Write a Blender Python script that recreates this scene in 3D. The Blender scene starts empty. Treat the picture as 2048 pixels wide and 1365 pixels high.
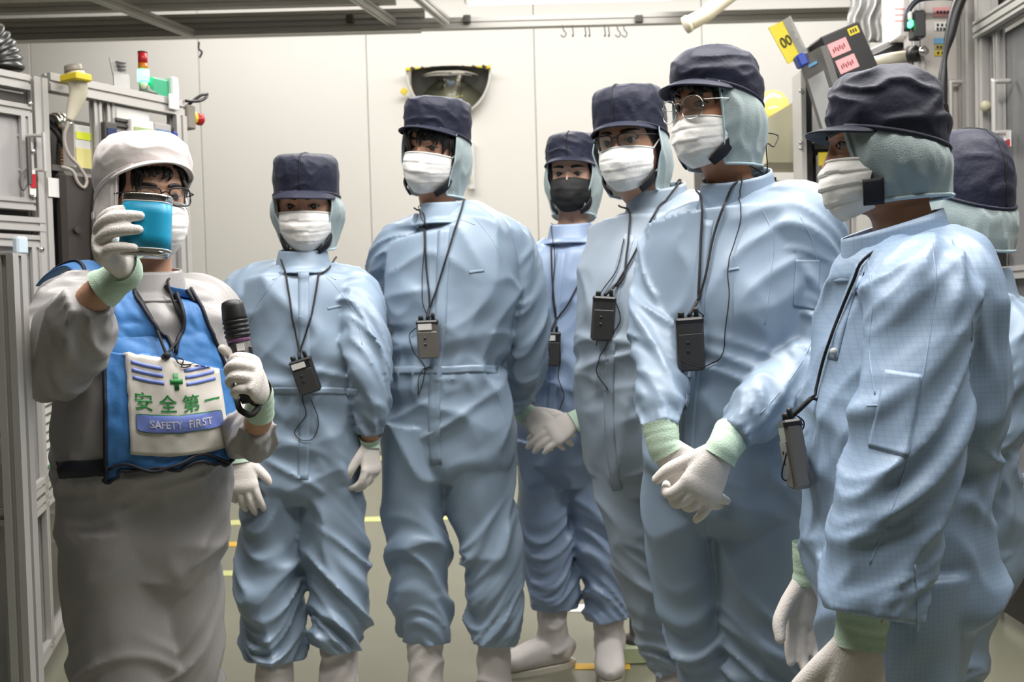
import bpy, math, random
import numpy as np
from mathutils import Vector, Matrix
from mathutils.bvhtree import BVHTree

# ---------------------------------------------------------------- camera, world, light
SC = bpy.context.scene
COL = SC.collection
FPX = 2000.0
CAM = np.array((0.0, 0.0, 1.2))
_p = math.atan(65.5 / FPX); _r = 0.026
_F = np.array((0, math.cos(_p), -math.sin(_p)))
_R0 = np.array((1.0, 0, 0)); _U0 = np.array((0, math.sin(_p), math.cos(_p)))
_R = math.cos(_r) * _R0 - math.sin(_r) * _U0
_U = math.sin(_r) * _R0 + math.cos(_r) * _U0

cam_d = bpy.data.cameras.new('camera')
cam = bpy.data.objects.new('camera', cam_d); COL.objects.link(cam)
cam_d.sensor_fit = 'HORIZONTAL'; cam_d.sensor_width = 36.0
cam_d.lens = 36.0 * FPX / 2048
cam_d.clip_start = 0.05
M = Matrix(((_R[0], _U[0], -_F[0], CAM[0]), (_R[1], _U[1], -_F[1], CAM[1]), (_R[2], _U[2], -_F[2], CAM[2]), (0, 0, 0, 1)))
cam.matrix_world = M
cam_d.dof.use_dof = True
cam_d.dof.focus_distance = 1.8
cam_d.dof.aperture_fstop = 7.0
SC.camera = cam

w = bpy.data.worlds.new('hall_light'); SC.world = w; w.use_nodes = True
w.node_tree.nodes['Background'].inputs[0].default_value = (0.95, 0.97, 1.0, 1)
w.node_tree.nodes['Background'].inputs[1].default_value = 0.025

def area(name, loc, sx, sy, power, col=(1, 0.97, 0.93), rot=(0, 0, 0)):
    l = bpy.data.lights.new(name, 'AREA'); l.shape = 'RECTANGLE'; l.size = sx; l.size_y = sy
    l.energy = power; l.color = col
    o = bpy.data.objects.new(name, l); COL.objects.link(o); o.location = loc; o.rotation_euler = rot
    return o
# ceiling light rows of the hall
area('ceiling_lamp_row', (0.8, 1.1, 3.02), 3.4, 0.4, 44)
area('ceiling_lamp_row', (0.4, 2.15, 3.02), 3.6, 0.35, 84)
area('ceiling_lamp_row', (0.4, 4.3, 3.02), 3.4, 0.4, 60)
area('added_ceiling_uplight', (-0.5, 4.6, 3.0), 4.0, 0.12, 14, rot=(math.pi, 0, 0))   # unseen uplight added to brighten the ceiling beams and panels
area('ceiling_lamp_row', (0.2, 7.2, 4.2), 7.0, 0.5, 122)
SC.view_settings.view_transform = 'Standard'
SC.view_settings.look = 'None'
SC.view_settings.gamma = 1.0
SC.view_settings.use_curve_mapping = False
SC.view_settings.exposure = 0.56

def ray(px, py):
    return _F + (px - 1024.0) / FPX * _R - (py - 682.5) / FPX * _U
def at(px, py, Y):                 # picture point -> world point at depth Y
    d = ray(px, py); return CAM + d * (Y / d[1])
def atz(px, py, z):                # picture point -> world point at height z
    d = ray(px, py); return CAM + d * ((z - CAM[2]) / d[2])

# ---------------------------------------------------------------- materials
MATS = {}
def mat(name, col, rough=0.5, metal=0.0, var=0.06, scale=14, bump=0.0, bscale=60, alpha=1.0, emit=None, estr=0, sheen=0.0, spec=0.5, trans=0.0, coat=0.0):
    if name in MATS: return MATS[name]
    m = bpy.data.materials.new(name); m.use_nodes = True
    nt = m.node_tree; N = nt.nodes; L = nt.links; b = N['Principled BSDF']
    tc = N.new('ShaderNodeTexCoord'); nz = N.new('ShaderNodeTexNoise'); nz.inputs['Scale'].default_value = scale
    nz.inputs['Detail'].default_value = 4
    L.new(tc.outputs['Object'], nz.inputs['Vector'])
    mx = N.new('ShaderNodeMix'); mx.data_type = 'RGBA'
    c = np.array(col[:3])
    mx.inputs[6].default_value = (*np.clip(c * (1 - var), 0, 1), 1); mx.inputs[7].default_value = (*np.clip(c * (1 + var), 0, 1), 1)
    L.new(nz.outputs['Fac'], mx.inputs[0]); L.new(mx.outputs[2], b.inputs['Base Color'])
    b.inputs['Roughness'].default_value = rough; b.inputs['Metallic'].default_value = metal
    b.inputs['Specular IOR Level'].default_value = spec
    b.inputs['Alpha'].default_value = alpha
    if sheen: b.inputs['Sheen Weight'].default_value = sheen
    if coat: b.inputs['Coat Weight'].default_value = coat
    if trans: b.inputs['Transmission Weight'].default_value = trans
    if emit: b.inputs['Emission Color'].default_value = (*emit, 1); b.inputs['Emission Strength'].default_value = estr
    if bump:
        n2 = N.new('ShaderNodeTexNoise'); n2.inputs['Scale'].default_value = bscale; n2.inputs['Detail'].default_value = 3
        L.new(tc.outputs['Object'], n2.inputs['Vector'])
        bp = N.new('ShaderNodeBump'); bp.inputs['Strength'].default_value = bump; bp.inputs['Distance'].default_value = 0.014
        L.new(n2.outputs['Fac'], bp.inputs['Height']); L.new(bp.outputs['Normal'], b.inputs['Normal'])
    MATS[name] = m
    return m

def check_mat(name, col, line, freq, strength, rough=0.40, w=0.2, bump=0.75, bscale=7):
    """woven cloth with the fine square carbon-thread grid of cleanroom fabric"""
    m = mat(name, col, rough, 0, 0.05, 5, bump, bscale, spec=0.45)
    nz = [n for n in m.node_tree.nodes if n.type == 'TEX_NOISE'][1]
    nz.noise_type = 'RIDGED_MULTIFRACTAL'; nz.inputs['Distortion'].default_value = 0.7; nz.inputs['Detail'].default_value = 2.0
    mp = m.node_tree.nodes.new('ShaderNodeMapping'); mp.inputs['Scale'].default_value = (1.0, 1.0, 0.62); mp.inputs['Rotation'].default_value = (0.35, 0.3, 0.2)
    m.node_tree.links.new(nz.inputs['Vector'].links[0].from_socket, mp.inputs[0]); m.node_tree.links.new(mp.outputs[0], nz.inputs['Vector'])
    nt = m.node_tree; N = nt.nodes; L = nt.links; b = N['Principled BSDF']
    tc = next(n for n in N if n.type == 'TEX_COORD')
    sp = N.new('ShaderNodeSeparateXYZ'); L.new(tc.outputs['Object'], sp.inputs[0])
    outs = []
    for k in ('X', 'Z'):
        a = N.new('ShaderNodeMath'); a.operation = 'MULTIPLY'; a.inputs[1].default_value = freq; L.new(sp.outputs[k], a.inputs[0])
        f = N.new('ShaderNodeMath'); f.operation = 'FRACT'; L.new(a.outputs[0], f.inputs[0])
        g = N.new('ShaderNodeMath'); g.operation = 'LESS_THAN'; g.inputs[1].default_value = w; L.new(f.outputs[0], g.inputs[0])
        outs.append(g)
    mxm = N.new('ShaderNodeMath'); mxm.operation = 'MAXIMUM'
    L.new(outs[0].outputs[0], mxm.inputs[0]); L.new(outs[1].outputs[0], mxm.inputs[1])
    sc = N.new('ShaderNodeMath'); sc.operation = 'MULTIPLY'; sc.inputs[1].default_value = strength; L.new(mxm.outputs[0], sc.inputs[0])
    old = b.inputs['Base Color'].links[0].from_socket
    mx = N.new('ShaderNodeMix'); mx.data_type = 'RGBA'; L.new(sc.outputs[0], mx.inputs[0]); L.new(old, mx.inputs[6])
    mx.inputs[7].default_value = (*line, 1); L.new(mx.outputs[2], b.inputs['Base Color'])
    return m

def glass_mat(name, tint=(0.9, 0.93, 0.93), op=0.2, rough=0.05):
    m = bpy.data.materials.new(name); m.use_nodes = True
    nt = m.node_tree; N = nt.nodes; L = nt.links
    for n in list(N): N.remove(n)
    o = N.new('ShaderNodeOutputMaterial'); t = N.new('ShaderNodeBsdfTransparent'); t.inputs[0].default_value = (*tint, 1)
    g = N.new('ShaderNodeBsdfGlossy'); g.inputs['Roughness'].default_value = rough
    d = N.new('ShaderNodeBsdfDiffuse'); d.inputs[0].default_value = (*tint, 1)
    lw = N.new('ShaderNodeLayerWeight'); lw.inputs[0].default_value = 0.25
    m1 = N.new('ShaderNodeMixShader'); m2 = N.new('ShaderNodeMixShader')
    m1.inputs[0].default_value = op
    L.new(t.outputs[0], m1.inputs[1]); L.new(d.outputs[0], m1.inputs[2])
    L.new(lw.outputs['Fresnel'], m2.inputs[0]); L.new(m1.outputs[0], m2.inputs[1]); L.new(g.outputs[0], m2.inputs[2])
    L.new(m2.outputs[0], o.inputs[0])
    return m

BLUE = check_mat('blue_cleanroom_cloth', (0.252, 0.332, 0.433), (0.2, 0.27, 0.4), 200, 0.12)
BLUE2 = check_mat('bluer_cleanroom_cloth', (0.244, 0.323, 0.47), (0.2, 0.27, 0.42), 200, 0.12)
BLUEG = check_mat('grey_blue_cleanroom_cloth', (0.286, 0.349, 0.424), (0.24, 0.3, 0.4), 200, 0.1)
BLUEC = check_mat('blue_checked_cleanroom_cloth', (0.295, 0.405, 0.56), (0.16, 0.24, 0.4), 125, 0.24, w=0.22)
GREYC = check_mat('grey_checked_work_cloth', (0.345, 0.33, 0.328), (0.2, 0.19, 0.19), 220, 0.2)
NAVY = mat('navy_cap_cloth', (0.0105, 0.013, 0.033), 0.6, 0, 0.2, 20, 0.15, 60, sheen=0.04, spec=0.4)
NAVYD = mat('dark_navy_trim', (0.004, 0.005, 0.010), 0.7)
TEAL = mat('pale_teal_mesh_cloth', (0.36, 0.445, 0.455), 0.7, 0, 0.1, 40, 0.3, 500, alpha=0.9, sheen=0.2)
TEALT = mat('pale_blue_hood_trim', (0.42, 0.54, 0.60), 0.7)
MASK = mat('white_mask_paper', (0.87, 0.855, 0.835), 0.75, 0, 0.03, 30, 0.12, 70)
MASKB = mat('black_mask_fabric', (0.010, 0.010, 0.011), 0.8)
SKIN = mat('skin', (0.56, 0.31, 0.205), 0.5, 0, 0.08, 30, 0.05, 200)
SKIN2 = mat('tanned_skin', (0.50, 0.235, 0.13), 0.5, 0, 0.08, 30, 0.05, 200)
SKIN3 = mat('fair_skin', (0.58, 0.35, 0.26), 0.5, 0, 0.08, 30, 0.05, 200)
HAIR = mat('black_hair', (0.010, 0.008, 0.007), 0.42, 0, 0.3, 80)
EYEW = mat('eye_white', (0.26, 0.225, 0.20), 0.3)
IRIS = mat('dark_iris', (0.015, 0.009, 0.006), 0.15)
GLOVE = mat('white_knit_glove', (0.74, 0.69, 0.65), 0.85, 0, 0.04, 60, 0.2, 350)
MINT = mat('mint_glove_cuff', (0.52, 0.68, 0.54), 0.85, 0, 0.05, 60, 0.2, 350)
BOOT = mat('white_work_boot', (0.60, 0.56, 0.545), 0.55, 0, 0.06, 18, 0.2, 30)
SOLE = mat('cream_boot_sole', (0.56, 0.53, 0.44), 0.6)
BLACK = mat('black_plastic', (0.013, 0.013, 0.014), 0.42)
CORD = mat('black_cord', (0.010, 0.010, 0.011), 0.7)
DGREY = mat('dark_grey_receiver_shell', (0.062, 0.060, 0.060), 0.42, 0.3)
SILV = mat('grey_metal_receiver_shell', (0.22, 0.205, 0.19), 0.35, 0.5)
LABELW = mat('white_label', (0.72, 0.71, 0.69), 0.6)
WHITEC = mat('white_hood_cloth', (0.78, 0.72, 0.71), 0.7, 0, 0.03, 8, 0.15, 30, sheen=0.1)
VEST = mat('blue_vest_cloth', (0.042, 0.18, 0.46), 0.55, 0, 0.12, 6, 0.2, 24, sheen=0.1)
VESTN = mat('navy_vest_piping', (0.006, 0.008, 0.02), 0.6)
PRINT = mat('white_vest_print', (0.66, 0.62, 0.57), 0.5, 0, 0.03)
PBLUE = mat('periwinkle_print', (0.16, 0.22, 0.58), 0.5)
PGREEN = mat('green_print', (0.012, 0.20, 0.04), 0.5)
PGREY = mat('pale_print_lettering', (0.5, 0.5, 0.58), 0.5)
CHROME = mat('chrome', (0.72, 0.70, 0.68), 0.12, 1.0, 0.05)
CUPB = mat('blue_cup_sleeve', (0.012, 0.33, 0.56), 0.4, 0, 0.04)
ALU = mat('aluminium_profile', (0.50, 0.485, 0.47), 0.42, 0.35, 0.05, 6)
ALUD = mat('dark_grey_metal', (0.10, 0.095, 0.09), 0.5, 0.5)  # dark metal of hooks, brackets, feet and small fittings
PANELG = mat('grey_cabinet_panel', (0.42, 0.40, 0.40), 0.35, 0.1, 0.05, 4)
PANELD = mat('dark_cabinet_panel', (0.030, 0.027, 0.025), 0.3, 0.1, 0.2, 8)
WALLM = mat('white_wall_panel', (0.76, 0.74, 0.705), 0.42, 0, 0.02, 2)
SEAMM = mat('wall_joint', (0.66, 0.64, 0.61), 0.6)
YEL = mat('yellow_plastic', (0.72, 0.56, 0.03), 0.5)
YELP = mat('pale_yellow_sheet', (0.72, 0.66, 0.26), 0.6)
RED = mat('red_plastic', (0.45, 0.012, 0.02), 0.35)
AMBER = mat('amber_lens', (0.55, 0.16, 0.01), 0.3)
PINK = mat('pink_label', (0.78, 0.36, 0.37), 0.6)
BEIGE = mat('beige_case', (0.53, 0.50, 0.35), 0.5)
CREAM = mat('cream_plastic', (0.62, 0.57, 0.45), 0.4)
ROYAL = mat('royal_blue_plastic', (0.02, 0.05, 0.30), 0.4)
SKY = mat('sky_blue_label', (0.16, 0.42, 0.68), 0.5)
SCREENG = mat('pale_grey_screen', (0.48, 0.48, 0.47), 0.25)
INK = mat('black_print', (0.02, 0.02, 0.02), 0.6)
LENS = glass_mat('spectacle_lens', (0.93, 0.95, 0.95), 0.03)
CLEAR = glass_mat('clear_vinyl', (0.92, 0.92, 0.92), 0.25, 0.15)
PANE = glass_mat('smoked_door_pane', (0.55, 0.55, 0.56), 0.35, 0.1)

# ---------------------------------------------------------------- mesh helpers
def nrm(v):
    v = np.asarray(v, float); return v / max(1e-9, np.linalg.norm(v))

def mobj(name, V, F, m, parent=None, smooth=True, org=None):
    """one mesh object; V in world metres. A child is stored relative to its thing's origin."""
    me = bpy.data.meshes.new(name)
    V = np.asarray(V, float).reshape(-1, 3)
    top = parent
    while top is not None and top.parent is not None: top = top.parent
    if parent is None:
        if org is None:
            lo, hi = V.min(0), V.max(0); org = np.array(((lo[0] + hi[0]) / 2, (lo[1] + hi[1]) / 2, lo[2]))
        o_ = np.asarray(org, float)
    else:
        o_ = np.array(top.location)
    me.from_pydata((V - o_).tolist(), [], F if isinstance(F, list) else F.tolist())
    if smooth: me.polygons.foreach_set('use_smooth', np.ones(len(me.polygons), bool))
    me.materials.append(m); me.update()
    o = bpy.data.objects.new(name, me); COL.objects.link(o)
    if parent is None: o.location = o_
    else: o.parent = parent
    return o

def tag(o, label, cat, group=None):
    o['label'] = label; o['category'] = cat
    if group: o['group'] = group
    return o
def struct(o):
    o['kind'] = 'structure'; return o
def empty(name, loc, label, cat, group=None):
    o = bpy.data.objects.new(name, None); COL.objects.link(o); o.location = loc; o.empty_display_size = 0.05
    return tag(o, label, cat, group)

def cat(parts):
    Vs, Fs, n = [], [], 0
    for V, F in parts:
        V = np.asarray(V, float).reshape(-1, 3); Vs.append(V)
        Fs += [[i + n for i in f] for f in (F if isinstance(F, list) else F.tolist())]
        n += len(V)
    return np.vstack(Vs), Fs

def grid_faces(m, n, wrap=False):
    i, j = np.meshgrid(np.arange(m - 1), np.arange(n if wrap else n - 1), indexing='ij')
    j2 = (j + 1) % n
    return np.stack([i * n + j, i * n + j2, (i + 1) * n + j2, (i + 1) * n + j], -1).reshape(-1, 4).tolist()

def box(c, s, R=None, bev=0.0):
    """box centre c, full size s, optional 3x3 R (columns = axes), chamfered edges"""
    s = np.asarray(s, float) / 2
    if bev <= 0:
        V = np.array([(x, y, z) for x in (-1, 1) for y in (-1, 1) for z in (-1, 1)], float) * s
        F = [[0, 1, 3, 2], [4, 6, 7, 5], [0, 4, 5, 1], [2, 3, 7, 6], [0, 2, 6, 4], [1, 5, 7, 3]]
    else:
        b = min(bev, s.min() * 0.95); V = []; idx = {}
        for x in (-1, 1):
            for y in (-1, 1):
                for z in (-1, 1):
                    for a in range(3):
                        p = np.array((x, y, z)) * (s - b); p[a] = (x, y, z)[a] * s[a]
                        idx[(x, y, z, a)] = len(V); V.append(p)
        F = []
        for a in range(3):
            o1, o2 = (a + 1) % 3, (a + 2) % 3
            for sg in (-1, 1):
                q = []
                for u, v in ((-1, -1), (1, -1), (1, 1), (-1, 1)):
                    k = [0, 0, 0]; k[a] = sg; k[o1] = u; k[o2] = v; q.append(idx[(*k, a)])
                F.append(q if sg > 0 else q[::-1])
        for a in range(3):
            o1, o2 = (a + 1) % 3, (a + 2) % 3
            for u in (-1, 1):
                for v in (-1, 1):
                    q = []
                    for t, ax in ((-1, o1), (1, o1), (1, o2), (-1, o2)):
                        k = [0, 0, 0]; k[a] = t; k[o1] = u; k[o2] = v; q.append(idx[(*k, ax)])
                    F.append(q if u * v > 0 else q[::-1])
        for x in (-1, 1):
            for y in (-1, 1):
                for z in (-1, 1):
                    q = [idx[(x, y, z, a)] for a in range(3)]
                    F.append(q if x * y * z > 0 else q[::-1])
        V = np.array(V)
    if R is not None: V = V @ np.asarray(R).T
    return V + np.asarray(c, float), F

def catmull(P, n):
    """resample control rows P (k,d) at n uniform parameter positions"""
    P = np.asarray(P, float); k = len(P)
    if k == 2:
        t = np.linspace(0, 1, n)[:, None]; return P[0] * (1 - t) + P[1] * t
    E = np.vstack([2 * P[0] - P[1], P, 2 * P[-1] - P[-2]])
    L = np.concatenate([[0], np.cumsum(np.linalg.norm(np.diff(P[:, :3], axis=0), axis=1) + 1e-6)])
    u = np.linspace(0, L[-1], n)
    i = np.clip(np.searchsorted(L, u, 'right') - 1, 0, k - 2)
    t = ((u - L[i]) / (L[i + 1] - L[i]))[:, None]
    p0, p1, p2, p3 = E[i], E[i + 1], E[i + 2], E[i + 3]
    d01 = (L[i + 1] - L[i])[:, None]
    dm = np.where((i > 0)[:, None], (L[i] - L[np.maximum(i - 1, 0)])[:, None], d01)
    dn = np.where((i < k - 2)[:, None], (L[np.minimum(i + 2, k - 1)] - L[i + 1])[:, None], d01)
    m1 = d01 * ((p2 - p1) / d01 * dm + (p1 - p0) / dm * d01) / (dm + d01)
    m2 = d01 * ((p3 - p2) / dn * d01 + (p2 - p1) / d01 * dn) / (dn + d01)
    t2, t3 = t * t, t * t * t
    return (2 * t3 - 3 * t2 + 1) * p1 + (t3 - 2 * t2 + t) * m1 + (-2 * t3 + 3 * t2) * p2 + (t3 - t2) * m2

_rng = np.random.default_rng(7)
_perm = _rng.permutation(256); _perm = np.concatenate([_perm, _perm, _perm])
_g = _rng.normal(size=(256, 3)); _g /= np.linalg.norm(_g, axis=1)[:, None]
def noise(P):
    P = np.asarray(P, float); I = np.floor(P).astype(int); f = P - I; I &= 255
    u = f * f * f * (f * (f * 6 - 15) + 10); r = np.zeros(len(P))
    for dx in (0, 1):
        wx = u[:, 0] if dx else 1 - u[:, 0]
        for dy in (0, 1):
            wy = u[:, 1] if dy else 1 - u[:, 1]
            for dz in (0, 1):
                wz = u[:, 2] if dz else 1 - u[:, 2]
                h = _perm[_perm[_perm[(I[:, 0] + dx) & 255] + ((I[:, 1] + dy) & 255)] + ((I[:, 2] + dz) & 255)]
                g = _g[h]
                r += wx * wy * wz * ((f[:, 0] - dx) * g[:, 0] + (f[:, 1] - dy) * g[:, 1] + (f[:, 2] - dz) * g[:, 2])
    return r * 1.6

def tube(P, RA, RB=None, ref=(1, 0, 0), na=20, step=0.01, folds=None, pw=2.0, cap=True, fixed=False):
    """closed loft along P with elliptic rings; folds(s, theta, L) -> outward displacement"""
    P = np.asarray(P, float); RA = np.broadcast_to(np.asarray(RA, float), (len(P),))
    RB = RA if RB is None else np.broadcast_to(np.asarray(RB, float), (len(P),))
    Ltot = np.linalg.norm(np.diff(P, axis=0), axis=1).sum()
    n = max(len(P), int(Ltot / step) + 2)
    D = catmull(np.column_stack([P, RA, RB]), n)
    C, ra, rb = D[:, :3], np.maximum(D[:, 3], 1e-4), np.maximum(D[:, 4], 1e-4)
    T = np.gradient(C, axis=0); T /= np.linalg.norm(T, axis=1)[:, None] + 1e-12
    A = np.zeros_like(T); ref = nrm(ref)
    a = ref - ref.dot(T[0]) * T[0]
    if np.linalg.norm(a) < 1e-3:
        ref = np.array((0, 1.0, 0)) if abs(T[0][1]) < .9 else np.array((0, 0, 1.0)); a = ref - ref.dot(T[0]) * T[0]
    a = nrm(a); A[0] = a
    for i in range(1, n):
        a = (ref if fixed else a); a = a - a.dot(T[i]) * T[i]; a = nrm(a); A[i] = a
    B = np.cross(T, A)
    th = np.linspace(0, 2 * np.pi, na, endpoint=False)
    c, s = np.cos(th), np.sin(th)
    if pw != 2.0:
        c = np.sign(c) * np.abs(c) ** (2 / pw); s = np.sign(s) * np.abs(s) ** (2 / pw)
    dr = np.zeros((n, na))
    if folds is not None:
        sl = np.concatenate([[0], np.cumsum(np.linalg.norm(np.diff(C, axis=0), axis=1))])
        S, TH = np.meshgrid(sl, th, indexing='ij')
        dr = folds(S.ravel(), TH.ravel(), sl[-1]).reshape(n, na)
    V = C[:, None, :] + ((ra[:, None] + dr) * c)[:, :, None] * A[:, None, :] + ((rb[:, None] + dr) * s)[:, :, None] * B[:, None, :]
    V = V.reshape(-1, 3); F = grid_faces(n, na, True)
    if cap:
        k = len(V); V = np.vstack([V, C[0], C[-1]])
        for j in range(na):
            F.append([k, (j + 1) % na, j]); F.append([k + 1, (n - 1) * na + j, (n - 1) * na + (j + 1) % na])
    return V, F

def wire(pts, r, na=8, step=0.012):
    return tube(pts, r, None, (0.3, 0.5, 0.8), na, step)

def disc(c, r, n_, d=0.004, na=20):
    c = np.asarray(c, float); n_ = nrm(n_); return tube([c - n_ * d / 2, c + n_ * d / 2], r, None, (0.2, 0.3, 0.9), na, 1.0)

def lathe(profile, c, axis=(0, 0, 1), na=28):
    """profile rows (radius, height) about axis through c"""
    ax = nrm(axis); a = nrm(np.cross(ax, (0.31, 0.9, 0.2) if abs(ax[2]) > .5 else (0, 0, 1))); b = np.cross(ax, a)
    th = np.linspace(0, 2 * np.pi, na, endpoint=False); V = []
    for r, h in profile:
        V.append(np.asarray(c) + ax * h + r * (np.cos(th)[:, None] * a + np.sin(th)[:, None] * b))
    V = np.vstack(V); F = grid_faces(len(profile), na, True); k = len(V)
    V = np.vstack([V, np.asarray(c) + ax * profile[0][1], np.asarray(c) + ax * profile[-1][1]]); m_ = (len(profile) - 1) * na
    for j in range(na):
        F.append([k, (j + 1) % na, j]); F.append([k + 1, m_ + j, m_ + (j + 1) % na])
    return V, F

def remesh(V, F, vox, smooth=2, fac=0.5):
    """one continuous skin over overlapping closed shapes"""
    me = bpy.data.meshes.new('tmp'); me.from_pydata(np.asarray(V).tolist(), [], F)
    o = bpy.data.objects.new('tmp', me); COL.objects.link(o)
    r = o.modifiers.new('r', 'REMESH'); r.mode = 'VOXEL'; r.voxel_size = vox
    if smooth:
        s = o.modifiers.new('s', 'SMOOTH'); s.factor = fac; s.iterations = smooth
    dg = bpy.context.evaluated_depsgraph_get()
    e = o.evaluated_get(dg); m2 = e.to_mesh()
    nv = len(m2.vertices); A = np.empty(nv * 3); m2.vertices.foreach_get('co', A)
    nl = len(m2.loops); lv = np.empty(nl, int); m2.loops.foreach_get('vertex_index', lv)
    npol = len(m2.polygons); ls = np.empty(npol, int); m2.polygons.foreach_get('loop_start', ls)
    lt = np.empty(npol, int); m2.polygons.foreach_get('loop_total', lt)
    if (lt == 4).all(): Fo = lv.reshape(-1, 4).tolist()
    else: Fo = [lv[a:a + b].tolist() for a, b in zip(ls, lt)]
    e.to_mesh_clear(); bpy.data.objects.remove(o); bpy.data.meshes.remove(me)
    return A.reshape(-1, 3), Fo

def bvh(V, F):
    return BVHTree.FromPolygons([tuple(v) for v in V], F)
def hit(bv, px, py, off=0.0, Y=2.5):
    """surface point seen at a picture position (falls back to the nearest surface point)"""
    d = ray(px, py); d = d / np.linalg.norm(d)
    l, n, i, t = bv.ray_cast(Vector(CAM), Vector(d))
    if l is None:
        l, n, i, t = bv.find_nearest(Vector(at(px, py, Y)))
    n = np.array(n); l = np.array(l)
    if n.dot(d) > 0: n = -n
    return l + n * off, n

def sheet(bv, quad, m, n, off, Y, thick=0.0015):
    """thin cloth patch laid on a surface between four picture corners (tl, tr, br, bl)"""
    q = [np.array(p, float) for p in quad]; V = []
    for v in np.linspace(0, 1, m):
        for u in np.linspace(0, 1, n):
            p = (q[0] * (1 - u) + q[1] * u) * (1 - v) + (q[3] * (1 - u) + q[2] * u) * v
            V.append(hit(bv, p[0], p[1], off, Y)[0])
    return solid_grid(np.array(V).reshape(m, n, 3), thick)

def solid_grid(G, thick):
    """give a grid of points thickness (closed shell)"""
    m, n, _ = G.shape
    du = np.gradient(G, axis=1); dv = np.gradient(G, axis=0)
    N = np.cross(du, dv); N /= np.linalg.norm(N, axis=2)[:, :, None] + 1e-12
    A = G.reshape(-1, 3); B = (G + N * thick).reshape(-1, 3); k = m * n
    F0 = grid_faces(m, n); F = [f[::-1] for f in F0] + [[i + k for i in f] for f in F0]
    rim = [i for i in range(n)] + [i * n + n - 1 for i in range(1, m)] + [(m - 1) * n + i for i in range(n - 2, -1, -1)] + [i * n for i in range(m - 2, 0, -1)]
    for a, b in zip(rim, rim[1:] + rim[:1]): F.append([a, b, b + k, a + k])
    return np.vstack([A, B]), F

def text2d(s, size=1.0, ext=0.0, bold=0.0):
    """lettering as flat triangles; returns 2-D vertices scaled to a unit box, faces, aspect"""
    c = bpy.data.curves.new('txt', 'FONT'); c.body = s; c.size = 1.0; c.resolution_u = 3; c.offset = bold
    o = bpy.data.objects.new('txt', c); COL.objects.link(o)
    dg = bpy.context.evaluated_depsgraph_get(); e = o.evaluated_get(dg); m = e.to_mesh()
    V = np.array([v.co[:] for v in m.vertices]); F = [list(p.vertices) for p in m.polygons]
    e.to_mesh_clear(); bpy.data.objects.remove(o); bpy.data.curves.remove(c)
    if len(V) == 0: return np.zeros((0, 2)), [], 1
    lo, hi = V.min(0), V.max(0); asp = (hi[0] - lo[0]) / (hi[1] - lo[1] + 1e-9)
    return (V[:, :2] - lo[:2]) / (hi[:2] - lo[:2] + 1e-9), F, asp
# ---------------------------------------------------------------- the hall
def pbox(x0, x1, y0, y1, z0, z1, bev=0.0):
    return box(((x0 + x1) / 2, (y0 + y1) / 2, (z0 + z1) / 2), (x1 - x0, y1 - y0, z1 - z0), None, bev)

def prof(p0, p1, w=0.04, h=0.04, up=(0, 0, 1), nw=1, nh=1):
    """slotted aluminium extrusion from p0 to p1; w across, h along 'up'; nw / nh slots per face"""
    p0, p1 = np.asarray(p0, float), np.asarray(p1, float)
    t = nrm(p1 - p0); u = np.asarray(up, float); u = nrm(u - u.dot(t) * t); a = np.cross(u, t)
    pts = []
    def side(A, B, inw, k):
        d = B - A; L = np.linalg.norm(d); d = d / L; pts.append(A)
        for i in range(k):
            c = L * (i + .5) / k
            for q, dp in ((c - .005, 0), (c - .005, .008), (c + .005, .008), (c + .005, 0)): pts.append(A + d * q + inw * dp)
    x, y = w / 2, h / 2
    side(np.array((-x, -y)), np.array((x, -y)), np.array((0, 1.)), nw); side(np.array((x, -y)), np.array((x, y)), np.array((-1., 0)), nh)
    side(np.array((x, y)), np.array((-x, y)), np.array((0, -1.)), nw); side(np.array((-x, y)), np.array((-x, -y)), np.array((1., 0)), nh)
    P = np.array(pts); n = len(P); base = P[:, :1] * a + P[:, 1:] * u
    V = np.vstack([base + p0, base + p1]); F = [[i, (i + 1) % n, (i + 1) % n + n, i + n] for i in range(n)]
    F += [list(range(n))[::-1], list(range(n, 2 * n))]
    return V, F

def fl_mat():
    m = mat('green_grey_epoxy_floor', (0.19, 0.19, 0.14), 0.20, 0, 0.10, 1.2, 0.04, 9)
    return m
floor = struct(mobj('floor', *pbox(-7, 7, -4, 8.6, -0.1, 0), fl_mat(), None, False))
LINE = mat('yellow_floor_paint', (0.60, 0.62, 0.27), 0.45); LINEO = mat('orange_floor_tape', (0.7, 0.42, 0.05), 0.5)
LINEG = mat('pale_floor_paint', (0.55, 0.58, 0.36), 0.45)
def fline(px0, px1, py, wd, m, dy=0):
    a, b = atz(px0, py + dy, 0), atz(px1, py - dy, 0)
    d = b - a; L = np.linalg.norm(d[:2]); e = np.array((*(d[:2] / L), 0)); n_ = np.array((-e[1], e[0], 0))
    return mobj('floor_marking', *box((a + b) / 2 + (0, 0, .0015), (L, wd, .003), np.column_stack([e, n_, (0, 0, 1)])), m, floor, False)
fline(250, 1700, 1034, 0.13, LINE, 18)
fline(250, 1700, 912, 0.24, LINE, 18)
fline(440, 480, 1090, 0.10, LINEO); fline(440, 472, 1148, 0.09, LINE)
fline(1130, 1290, 1196, 0.05, LINEO); fline(1130, 1200, 1218, 0.10, LABELW); fline(1150, 1260, 1335, .05, LINEO)

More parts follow.
